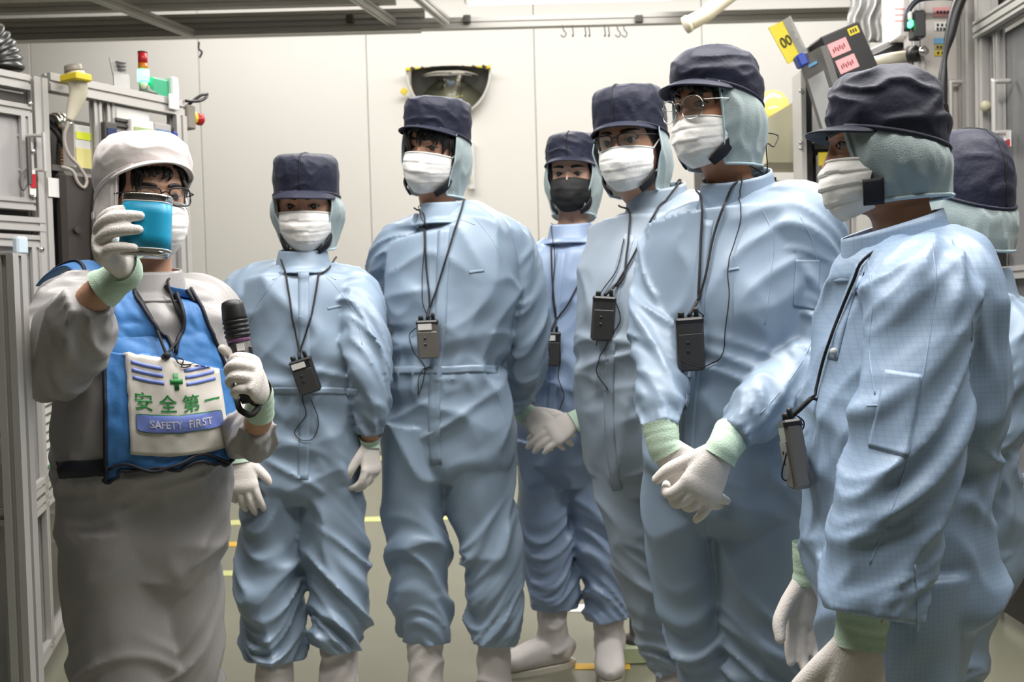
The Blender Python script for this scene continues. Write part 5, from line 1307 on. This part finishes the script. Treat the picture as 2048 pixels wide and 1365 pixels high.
W, d, we = p2.wrists[1]; add_hand(p2.o, 1, we, (-.02, -.06, -1), (.85, -.5, .0), [(.4, .6, .3), (.45, .65, .3), (.5, .7, .3), (.55, .7, .3)], (.5, .4, .4), .08, .95, .03, back=p2.wrists[1][0])
p2.strip('placket', [(607, 545), (608, 640), (610, 740), (611, 782), (608, 880), (606, 960)], 22, p2.cloth)
p2.line('collar_seam', [(545, 560), (585, 545), (607, 552), (640, 545), (672, 560)], .002, p2.cloth)
p2.line('raglan_seam', [(570, 540), (535, 580), (500, 640), (490, 680)], .0018, p2.cloth); p2.line('raglan_seam', [(640, 540), (680, 585), (715, 640), (724, 690)], .0018, p2.cloth)
p2.strip('pocket_slot', [(655, 618), (682, 612)], 4, p2.cloth); p2.strip('waistband', [(505, 786), (560, 782), (612, 783), (665, 782), (715, 786)], 14, p2.cloth)
p2.line('hip_pocket_seam', [(510, 800), (500, 850), (490, 900)], .0018, p2.cloth); p2.line('hip_pocket_seam', [(690, 800), (710, 850), (725, 890)], .0018, p2.cloth)
lanyard(p2, 'black receiver tilted on the belly of the short visitor', [H.w([(-0.080, 0.020, -0.155)])[0], (571, 545), (585, 630), (595, 680)], [H.w([(0.080, 0.020, -0.155)])[0], (638, 545), (625, 620), (612, 670)], (600, 706), (614, 752), -.28, (.060, .024, .094), p2.front, BLACK, True,
    cable=[['plug', (606, 800), (612, 830), (600, 848), (590, 866), (602, 882), (625, 880), (636, 855), (622, 800)]], group=None)

# --- tall visitor with dark fringe
p3 = Person('person with a dark fringe in a blue coverall, hands behind back, under the mirror', 2.90, -.14, (872, 297, 0, -.42, .08, .13),
    [(886, 414, .01, .070, .065), (891, 430, .01, .108, .08), (898, 456, .01, .152, .10), (904, 505, 0, .188, .118), (905, 580, 0, .192, .125), (900, 660, 0, .176, .125), (893, 742, 0, .156, .12), (900, 800, 0, .176, .128), (903, 870, 0, .188, .13), (895, 920, 0, .165, .12), (885, 957, 0, .10, .09)],
    [[(820, 442, .03, .075), (792, 500, .06, .070), (779, 560, .11, .065), (780, 640, .17, .058), (794, 700, .22, .052), (840, 780, .25, .04)],
     [(965, 437, .03, .08), (1014, 498, .05, .072), (1038, 566, .06, .069), (1050, 660, .07, .062), (1052, 720, .09, .060), (1038, 772, .13, .054), (1000, 825, .19, .042)]],
    [[(842, 850, 0, .11), (831, 950, 0, .098), (830, 1040, 0, .085), (838, 1110, 0, .080), (842, 1190, 0, .076), (850, 1255, 0, .070), (850, 1282, 0, .060)],
     [(952, 850, 0, .11), (955, 950, 0, .105), (968, 1040, 0, .09), (985, 1100, 0, .085), (985, 1170, 0, .085), (990, 1240, 0, .070), (988, 1282, 0, .062)]],
    SKIN, BLUE, 8.3, neck=(890, 446, 0), hk=1.02, toes=[(-.05, -1), (.12, -1)])
H = p3.H; add_eyes(p3.o, H, (.2, .05)); add_hair(p3.o, H, fringe(21, -1.05, -.42, 11, .058, .055, .085, .009, .15) + fringe(24, -.45, .1, 7, .060, .020, .034, .009, .3) + fringe(25, .05, .95, 14, .058, .040, .062, .009, .3) + fringe(22, -1.4, -.9, 8, .05, .09, .12, .011, .1) + fringe(23, .75, 1.1, 5, .05, .06, .085, .010, .08))
add_mask(p3.o, H, 3.0)
cap_set(p3.o, H, 'boxy', .052, .0, .091, .105, 7, .142, .004, .034, .006, piping=False, hk=1.0, hb=-.14, o0=1.12, o1=.9)
p3.strip('placket', [(888, 452), (884, 560), (880, 660), (872, 742), (868, 850), (872, 930)], 24, p3.cloth)
p3.line('collar_seam', [(838, 455), (865, 440), (888, 452), (920, 440), (950, 450)], .002, p3.cloth)
p3.line('raglan_seam', [(850, 440), (810, 490), (790, 540)], .0018, p3.cloth); p3.line('raglan_seam', [(945, 430), (990, 490), (1010, 550), (1012, 640)], .0018, p3.cloth)
p3.strip('pocket_slot', [(938, 545), (968, 541)], 5, p3.cloth); p3.strip('waistband', [(785, 742), (840, 740), (893, 741), (950, 738), (995, 740)], 16, p3.cloth)
p3.line('hip_pocket_seam', [(985, 760), (1005, 820), (1020, 860)], .0018, p3.cloth)
lanyard(p3, 'silver faced receiver with black clip on the fringed visitor', [H.w([(-0.080, 0.020, -0.165)])[0], (851, 440), (853, 520), (860, 600)], [H.w([(0.080, 0.020, -0.165)])[0], (930, 400), (905, 480), (880, 560)], (861, 618), (863, 681), -.02, (.060, .024, .104), p3.front, SILV, True,
    cable=[['plug', (842, 650), (822, 668), (828, 700), (850, 735), (836, 790), (848, 740), (862, 735)], [(838, 392), (850, 480), (846, 560), (848, 610), (862, 640)]], group=None)

# --- visitor with black mask
p4 = Person('person with a black face mask in a blue coverall, gloved hands folded in front', 3.30, -.32, (1146, 351, 0, -.26, .04, .02),
    [(1140, 462, .01, .068, .062), (1142, 478, .01, .11, .08), (1142, 500, .01, .155, .095), (1140, 550, 0, .175, .11), (1140, 640, 0, .17, .115), (1138, 730, 0, .155, .115), (1135, 800, 0, .165, .12), (1130, 880, 0, .172, .125), (1130, 930, 0, .16, .115), (1130, 970, 0, .1, .09)],
    [[(1080, 500, .02, .075), (1050, 540, 0, .07), (1036, 620, -.03, .062), (1032, 720, -.07, .056), (1038, 780, -.12, .045), (1044, 808, -.16, .036)],
     [(1195, 500, .02, .07), (1222, 540, 0, .068), (1230, 640, -.02, .062), (1222, 740, -.08, .055), (1190, 800, -.14, .046), (1166, 828, -.18, .037)]],
    [[(1090, 880, 0, .10), (1086, 970, 0, .085), (1090, 1060, 0, .078), (1098, 1130, 0, .078), (1104, 1185, 0, .072), (1104, 1215, 0, .062)],
     [(1172, 880, 0, .10), (1180, 970, 0, .088), (1194, 1060, 0, .078), (1205, 1130, 0, .075), (1213, 1195, 0, .070), (1218, 1235, 0, .062)]],
    SKIN3, BLUE2, 11.7, neck=(1142, 484, 0), hk=.96, wr=(at(1049, 826, 3.10), at(1154, 838, 3.10)), toes=[(-.92, -.38), (-.1, -1)])
H = p4.H; add_eyes(p4.o, H, (.05, .0)); add_hair(p4.o, H, fringe(31, -1.15, -.85, 6, .045, .10, .13, .01, .05)); add_mask(p4.o, H, 4.0, MASKB, top=-.014, fold=.0008)
cap_set(p4.o, H, 'boxy', .050, -.012, .091, .106, 9, .142, .004, .042, .016, hk=1.0, hb=-.15, o0=.98)
add_hand(p4.o, -1, p4.wrists[0][2], (.78, -.22, -.60), (-.25, -.85, .4), [(.2, .3, .2), (.25, .3, .2), (.3, .35, .2), (.35, .35, .2)], (.6, .2, .3), .08, 1.05, .05)
add_hand(p4.o, 1, p4.wrists[1][2] + np.array((0, -.03, 0)), (-.86, -.12, -.42), (.1, -.75, .55), [(.3, .35, .2), (.25, .3, .2), (.2, .3, .2), (.15, .25, .2)], (.7, .2, .3), .08, 1.05, .05)
p4.strip('placket', [(1122, 500), (1112, 600), (1108, 700), (1104, 800), (1102, 860)], 18, p4.cloth); p4.line('collar_seam', [(1085, 500), (1118, 484), (1150, 492), (1190, 480)], .002, p4.cloth)
lanyard(p4, 'dark receiver with belt clip on the black masked visitor', [H.w([(-0.080, 0.020, -0.165)])[0], (1103, 500), (1106, 570), (1112, 630)], [H.w([(0.080, 0.020, -0.165)])[0], (1203, 460), (1165, 550), (1135, 610)], (1113, 640), (1109, 695), .05, (.060, .024, .106), p4.front, BLACK, True,
    cable=[['plug', (1122, 720), (1118, 760), (1128, 790), (1120, 820)], [(1104, 440), (1110, 520), (1106, 600), (1113, 650)]], group=None)

# --- visitor with half-rim spectacles
p5 = Person('person with dark half-rim glasses in a pale blue coverall, behind the tallest visitor', 2.68, -.6, (1262, 284, 0, -.50, .10, -.04),
    [(1312, 396, .05, .07, .07), (1316, 412, .05, .12, .09), (1318, 440, .05, .17, .11), (1310, 500, .03, .195, .13), (1300, 600, 0, .195, .14), (1292, 700, 0, .183, .145), (1285, 790, 0, .175, .14), (1290, 860, 0, .178, .14), (1300, 930, .02, .172, .135), (1305, 985, .02, .1, .1)],
    [[(1262, 450, .10, .075), (1248, 490, .15, .07), (1240, 600, .2, .062), (1242, 720, .2, .056), (1262, 830, .16, .042)],
     [(1385, 450, -.02, .075), (1415, 540, 0, .066), (1425, 660, .02, .06), (1415, 780, 0, .045)]],
    [[(1255, 900, .03, .10), (1262, 1000, .05, .088), (1280, 1100, .06, .08), (1305, 1200, .07, .075), (1335, 1290, .08, .07), (1350, 1330, .08, .062)],
     [(1345, 900, 0, .10), (1370, 1000, 0, .088), (1395, 1100, 0, .08), (1415, 1220, .0, .075), (1422, 1330, 0, .062)]],
    SKIN, BLUEG, 14.2, neck=(1318, 424, .05), hk=1.03, collar=dict(a=.078, b=.088, h=.062, lean=-.012, dz=.004, back=.02), toes=[(-.7, -.7), (-.6, -.8)])
H = p5.H; add_eyes(p5.o, H, (-.1, -.1)); add_hair(p5.o, H, []); add_mask(p5.o, H, 5.0, top=-.014)
add_glasses(p5.o, H, BLACK, 'rect', -.001, -.110, .025, .0155, True, .0018)
cap_set(p5.o, H, 'boxy', .040, -.018, .092, .107, 11, .142, .003, .030, .012, hk=1.0, hb=-.15, o0=1.25, o1=1.0)
p5.strip('placket', [(1260, 470), (1235, 560), (1222, 680), (1218, 790), (1222, 900), (1235, 980)], 20, p5.cloth)
p5.strip('pocket_slot', [(1290, 520), (1315, 516)], 5, p5.cloth)
lanyard(p5, 'dark grey receiver with white label on the visitor in half-rim glasses', [H.w([(-0.080, 0.010, -0.165)])[0], (1262, 440), (1255, 510), (1240, 570)], [H.w([(0.080, 0.040, -0.160)])[0], (1360, 360), (1305, 440), (1265, 520)], (1232, 575), (1216, 640), .08, (.058, .026, .112), p5.front, DGREY, True if False else False,
    cable=[[(1250, 480), (1236, 540), (1200, 600), (1202, 640), (1196, 690)], ['plug', (1240, 650), (1210, 700), (1196, 740), (1218, 780)]], group=None)

# --- tallest visitor with round spectacles
p6 = Person('person tallest of all in clear round glasses, white gloves clasped in front', 2.25, -.55, (1432, 214, 0, -.95, .06, .0),
    [(1472, 374, .03, .075, .07), (1475, 392, .03, .13, .09), (1480, 420, .03, .19, .115), (1478, 480, .02, .21, .135), (1470, 600, 0, .20, .145), (1462, 700, 0, .188, .145), (1456, 780, 0, .18, .14), (1458, 860, 0, .188, .145), (1462, 950, 0, .193, .15), (1460, 1020, 0, .17, .135), (1450, 1068, 0, .1, .1)],
    [[(1385, 445, .06, .07), (1347, 492, .11, .068), (1332, 548, .09, .066), (1322, 620, .04, .063), (1322, 720, -.05, .056), (1320, 800, -.13, .049), (1322, 862, -.18, .040)],
     [(1565, 415, -.05, .085), (1600, 455, -.08, .084), (1616, 540, -.09, .076), (1618, 650, -.10, .070), (1598, 735, -.13, .066), (1535, 802, -.20, .055), (1462, 872, -.25, .042)]],
    [[(1385, 950, .03, .11), (1378, 1060, .04, .10), (1388, 1160, .04, .09), (1408, 1260, .04, .086), (1428, 1340, .04, .083), (1440, 1430, .04, .08), (1448, 1505, .04, .07)],
     [(1535, 950, -.03, .122), (1525, 1080, -.03, .112), (1525, 1200, -.03, .103), (1530, 1300, -.03, .096), (1535, 1420, -.03, .085), (1540, 1515, -.03, .07)]],
    SKIN2, BLUE, 17.9, neck=(1478, 405, .03), hk=1.0, wr=(at(1328, 893, 2.06), at(1446, 900, 1.975)), collar=dict(a=.080, b=.088, h=.064, lean=-.014, dz=-.010, back=.030), toes=[(-.7, -.7), (-.6, -.8)])
H = p6.H; add_eyes(p6.o, H, (0, 0)); add_hair(p6.o, H, fringe(41, -1.0, 1.1, 20, .055, .022, .048, .011, .3) + fringe(42, .8, 1.2, 6, .045, .045, .07, .01, .1)); add_mask(p6.o, H, 6.0, top=-.024, bot=-.136)
add_glasses(p6.o, H, CHROME, 'round', -.010, -.118, .0265, .0245, False, .0012, .034)
cap_set(p6.o, H, 'round', .048, -.022, .092, .106, 13, .133, .005, .042, .014, piping=False, hk=1.0, hb=-.140, hf=-.13, o0=.84, o1=.80)
add_hand(p6.o, -1, p6.wrists[0][2], (.48, -.12, -.86), (-.45, -.85, -.12), [(.35, .35, .2), (.45, .45, .25), (.5, .5, .25), (.55, .5, .25)], (.4, .5, .3), .06, 1.12, .05, back=p6.wrists[0][0])
add_hand(p6.o, 1, p6.wrists[1][2], (-.55, -.10, -.82), (.25, -.95, .0), [(.55, 1.1, .5), (.65, 1.1, .5), (.60, 1.0, .5), (.2, .35, .2)], (.55, .35, .25), .14, 1.12, .05, back=p6.wrists[1][0])
p6.strip('placket', [(1415, 440), (1402, 540), (1395, 640), (1388, 740), (1380, 830), (1376, 900), (1390, 1000)], 24, p6.cloth)
p6.line('sleeve_seam', [(1600, 430), (1630, 500), (1630, 600), (1620, 690), (1590, 745), (1520, 830)], .0018, p6.cloth)
p6.line('raglan_seam', [(1515, 400), (1545, 470), (1540, 560), (1530, 650)], .0018, p6.cloth)
p6.strip('pocket_slot', [(1457, 541), (1478, 537)], 5, p6.cloth)
p6.patch('sleeve_pocket', [(1592, 520), (1640, 520), (1636, 622), (1586, 612)], p6.cloth)
p6.line('fly_seam', [(1402, 1000), (1410, 1060), (1425, 1140), (1436, 1260)], .002, p6.cloth)
lanyard(p6, 'dark grey receiver with thick cords on the tallest visitor in round glasses', [H.w([(-0.080, -0.010, -0.170)])[0], (1407, 420), (1403, 500), (1400, 580)], [H.w([(0.080, 0.050, -0.160)])[0], (1462, 380), (1430, 470), (1412, 560)], (1399, 605), (1388, 688), -.05, (.058, .028, .112), p6.front, DGREY, False,
    cable=[['plug', (1408, 634), (1378, 633), (1360, 655), (1364, 700), ('box', -.02, -.03), ('box', .02, -.046), (1420, 733), (1442, 715), (1452, 660), (1460, 590), (1456, 540), (1470, 490), (1482, 440), (1480, 380), (1490, 335), H.w([(.085, .06, -.10)])[0], at(1550, 290, 2.3), at(1556, 272, 2.32), at(1530, 266, 2.3), H.w([(.08, .05, -.08)])[0]]], group=None)

# --- visitor in profile
p7 = Person('person in profile in a checked blue coverall, nearest at the right, arm hanging', 1.67, -1.5, (1772, 285, 0, -1.72, .06, .0),
    [(1797, 472, 0, .075, .078), (1802, 495, 0, .12, .098), (1810, 535, 0, .17, .108), (1814, 600, 0, .195, .118), (1812, 700, 0, .195, .132), (1806, 800, 0, .19, .143), (1794, 890, 0, .178, .143), (1788, 980, 0, .182, .150), (1788, 1080, 0, .19, .156), (1785, 1180, 0, .18, .15), (1780, 1240, 0, .11, .11)],
    [[(1828, 535, -.10, .085), (1836, 588, -.15, .080), (1834, 700, -.19, .076), (1824, 820, -.22, .074), (1806, 940, -.24, .075), (1770, 1060, -.25, .074), (1745, 1160, -.26, .070), (1737, 1232, -.27, .066)],
     [(1815, 530, .10, .085), (1830, 600, .17, .08), (1830, 750, .22, .07), (1790, 900, .22, .06), (1715, 1040, .2, .05), (1650, 1120, .19, .042)]],
    [[(1790, 1120, -.09, .125), (1785, 1240, -.09, .115), (1780, 1365, -.09, .10), (1785, 1500, -.09, .09), (1790, 1640, -.09, .085), (1790, 1800, -.09, .07)],
     [(1790, 1110, .09, .125), (1780, 1240, .09, .115), (1775, 1365, .09, .10), (1775, 1450, .09, .09), (1780, 1600, .09, .085), (1785, 1700, .09, .07)]],
    SKIN2, BLUEC, 23.5, neck=(1800, 500, 0), hk=.93, fold=.9, cuffs=(False, True), collar=dict(a=.080, b=.084, h=.066, lean=-.014, dz=-.026, back=.026, low=False), toes=[(-1, -.1), (-1, .1)], wr=(at(1722, 1268, 1.40), at(1622, 1150, 1.86)))
H = p7.H; add_eyes(p7.o, H, (0, 0)); add_hair(p7.o, H, []); add_mask(p7.o, H, 7.0, top=-.022, bot=-.135, fold=.006)
cap_set(p7.o, H, 'round', .030, -.030, .091, .099, 17, .134, .008, .042, .006, piping=False, hk=1.0, hb=-.106, hf=-.108, o0=.50, o1=.66, bot=(.070, .082), tab=False)
pts = np.array([(.081, -.044, -.070), (.079, -.044, -.092), (.073, -.044, -.114)])
mobj('chin_strap', *tube(H.w(pts), [.0165, .0165, .0165], [.003] * 3, H.R @ np.array((0, 1., 0)), 10, .006, pw=6), NAVYD, p7.o)
add_hand(p7.o, 1, p7.wrists[0][2], (-.16, -.05, -1), (.25, -.95, .05), [(.5, .5, .3), (.5, .5, .3), (.5, .5, .3), (.5, .5, .3)], (.6, .3, .4), .06, 1.18, .06)
add_hand(p7.o, -1, p7.wrists[1][2], (-.06, 0, -1), (.1, 1, 0), RELAX, (.6, .3, .4), .06, 1.05, .06)
p7.line('sleeve_seam', [(1862, 470), (1872, 560), (1862, 650), (1845, 760), (1820, 900), (1780, 1030), (1740, 1130)], .0018, p7.cloth)
p7.line('raglan_seam', [(1735, 520), (1745, 600), (1738, 700), (1750, 790)], .0018, p7.cloth); p7.line('raglan_seam', [(1905, 480), (1935, 560), (1945, 650), (1938, 760)], .0018, p7.cloth)
q = [(1772, 742), (1842, 752), (1815, 914), (1738, 892)]; pk = p7.patch('sleeve_pocket', q, p7.cloth, off=.003)
[p7.line('pocket_edge', sg_, .002, p7.cloth, pk, .0005, n=14) for sg_ in ([(1772, 742), (1842, 752)], [(1842, 752), (1815, 914)], [(1815, 914), (1738, 892)])]; p7.line('pocket_seam', [(1733, 812), (1780, 812), (1826, 822)], .002, p7.cloth)
p7.strip('placket', [(1722, 530), (1690, 620), (1665, 720)], 20, p7.cloth)
p7.line('side_seam', [(1830, 1130), (1835, 1250), (1830, 1360)], .002, p7.cloth)
mobj('snap_button', *disc(p7.h(1672, 704, .004), .006, (-.5, -.8, 0), .005, 14), LABELW, p7.suit)
rcv = p7.h(1622, 900, .02)
lanyard(p7, 'grey receiver hanging at the belly of the visitor in profile', [H.w([(0.080, 0.020, -0.170)])[0], (1722, 540), (1690, 620), (1655, 715)], [H.w([(-0.080, 0.020, -0.170)])[0], at(1690, 560, 1.72), at(1650, 690, 1.72)], (1634, 800), (1618, 915), -.16, (.058, .030, .112), p7.front, SILV, False, yaw=-1.62,
    cable=[['plug', (1612, 860), (1590, 900), (1580, 960), ('box', -.02, -.04), ('box', .02, .0), (1612, 850)]], group=None)

# --- visitor seen from behind at the edge
p8 = Person('person seen from behind at the right edge, round navy cap over pale hood', 2.30, -1.62, (1930, 383, 0, -2.72, .02, .0),
    [(1955, 572, 0, .07, .075), (1955, 592, 0, .12, .09), (1950, 632, 0, .17, .115), (1940, 700, 0, .19, .13), (1915, 800, 0, .185, .14), (1888, 890, 0, .18, .14), (1895, 960, 0, .185, .15), (1905, 1050, 0, .19, .152), (1895, 1150, 0, .17, .14), (1890, 1200, 0, .1, .1)],
    [[(1968, 615, -.08, .08), (1985, 665, -.15, .078), (1985, 760, -.18, .07), (1965, 850, -.19, .066), (1895, 930, -.19, .055), (1820, 1000, -.18, .042)],
     [(1940, 620, .10, .08), (1935, 700, .17, .075), (1920, 800, .2, .065), (1860, 900, .2, .05), (1790, 950, .18, .042)]],
    [[(1905, 1080, -.08, .12), (1895, 1200, -.08, .105), (1880, 1300, -.08, .095), (1875, 1400, -.08, .085), (1880, 1485, -.08, .07)],
     [(1905, 1070, .08, .12), (1890, 1180, .08, .105), (1870, 1280, .08, .095), (1862, 1360, .08, .085), (1865, 1440, .08, .07)]],
    SKIN2, BLUE, 29.3, neck=(1955, 596, 0), hk=1.0, toes=[(-1, -.1), (-1, .1)])
H = p8.H; add_eyes(p8.o, H, (0, 0)); add_hair(p8.o, H, []); add_mask(p8.o, H, 8.0)
cap_set(p8.o, H, 'round', .035, -.058, .092, .104, 19, .142, .003, .042, .014, piping=True, hk=.95, hb=-.140, hf=-.12, o0=1.0, o1=.8, bot=(.074, .092))
p8.line('sleeve_seam', [(1985, 640), (2005, 720), (2005, 800), (1990, 870)], .0018, p8.cloth)
# gloves of those whose hands the crowd hides
for pp_, i, sd_, D_, N_ in ((p3, 0, -1, (.7, .2, -.6), (.2, 1, .2)), (p3, 1, 1, (-.7, .2, -.6), (.2, 1, .2)), (p5, 0, -1, (-.1, -.1, -1), (.6, .6, 0)), (p5, 1, 1, (-.1, -.1, -1), (.6, -.8, 0)), (p8, 0, 1, (-.7, 0, -.7), (.1, -1, .1)), (p8, 1, -1, (-.7, 0, -.7), (.1, 1, .1))):
    add_hand(pp_.o, sd_, pp_.wrists[i][2], D_, N_, RELAX, k=1.05, back=pp_.wrists[i][0])
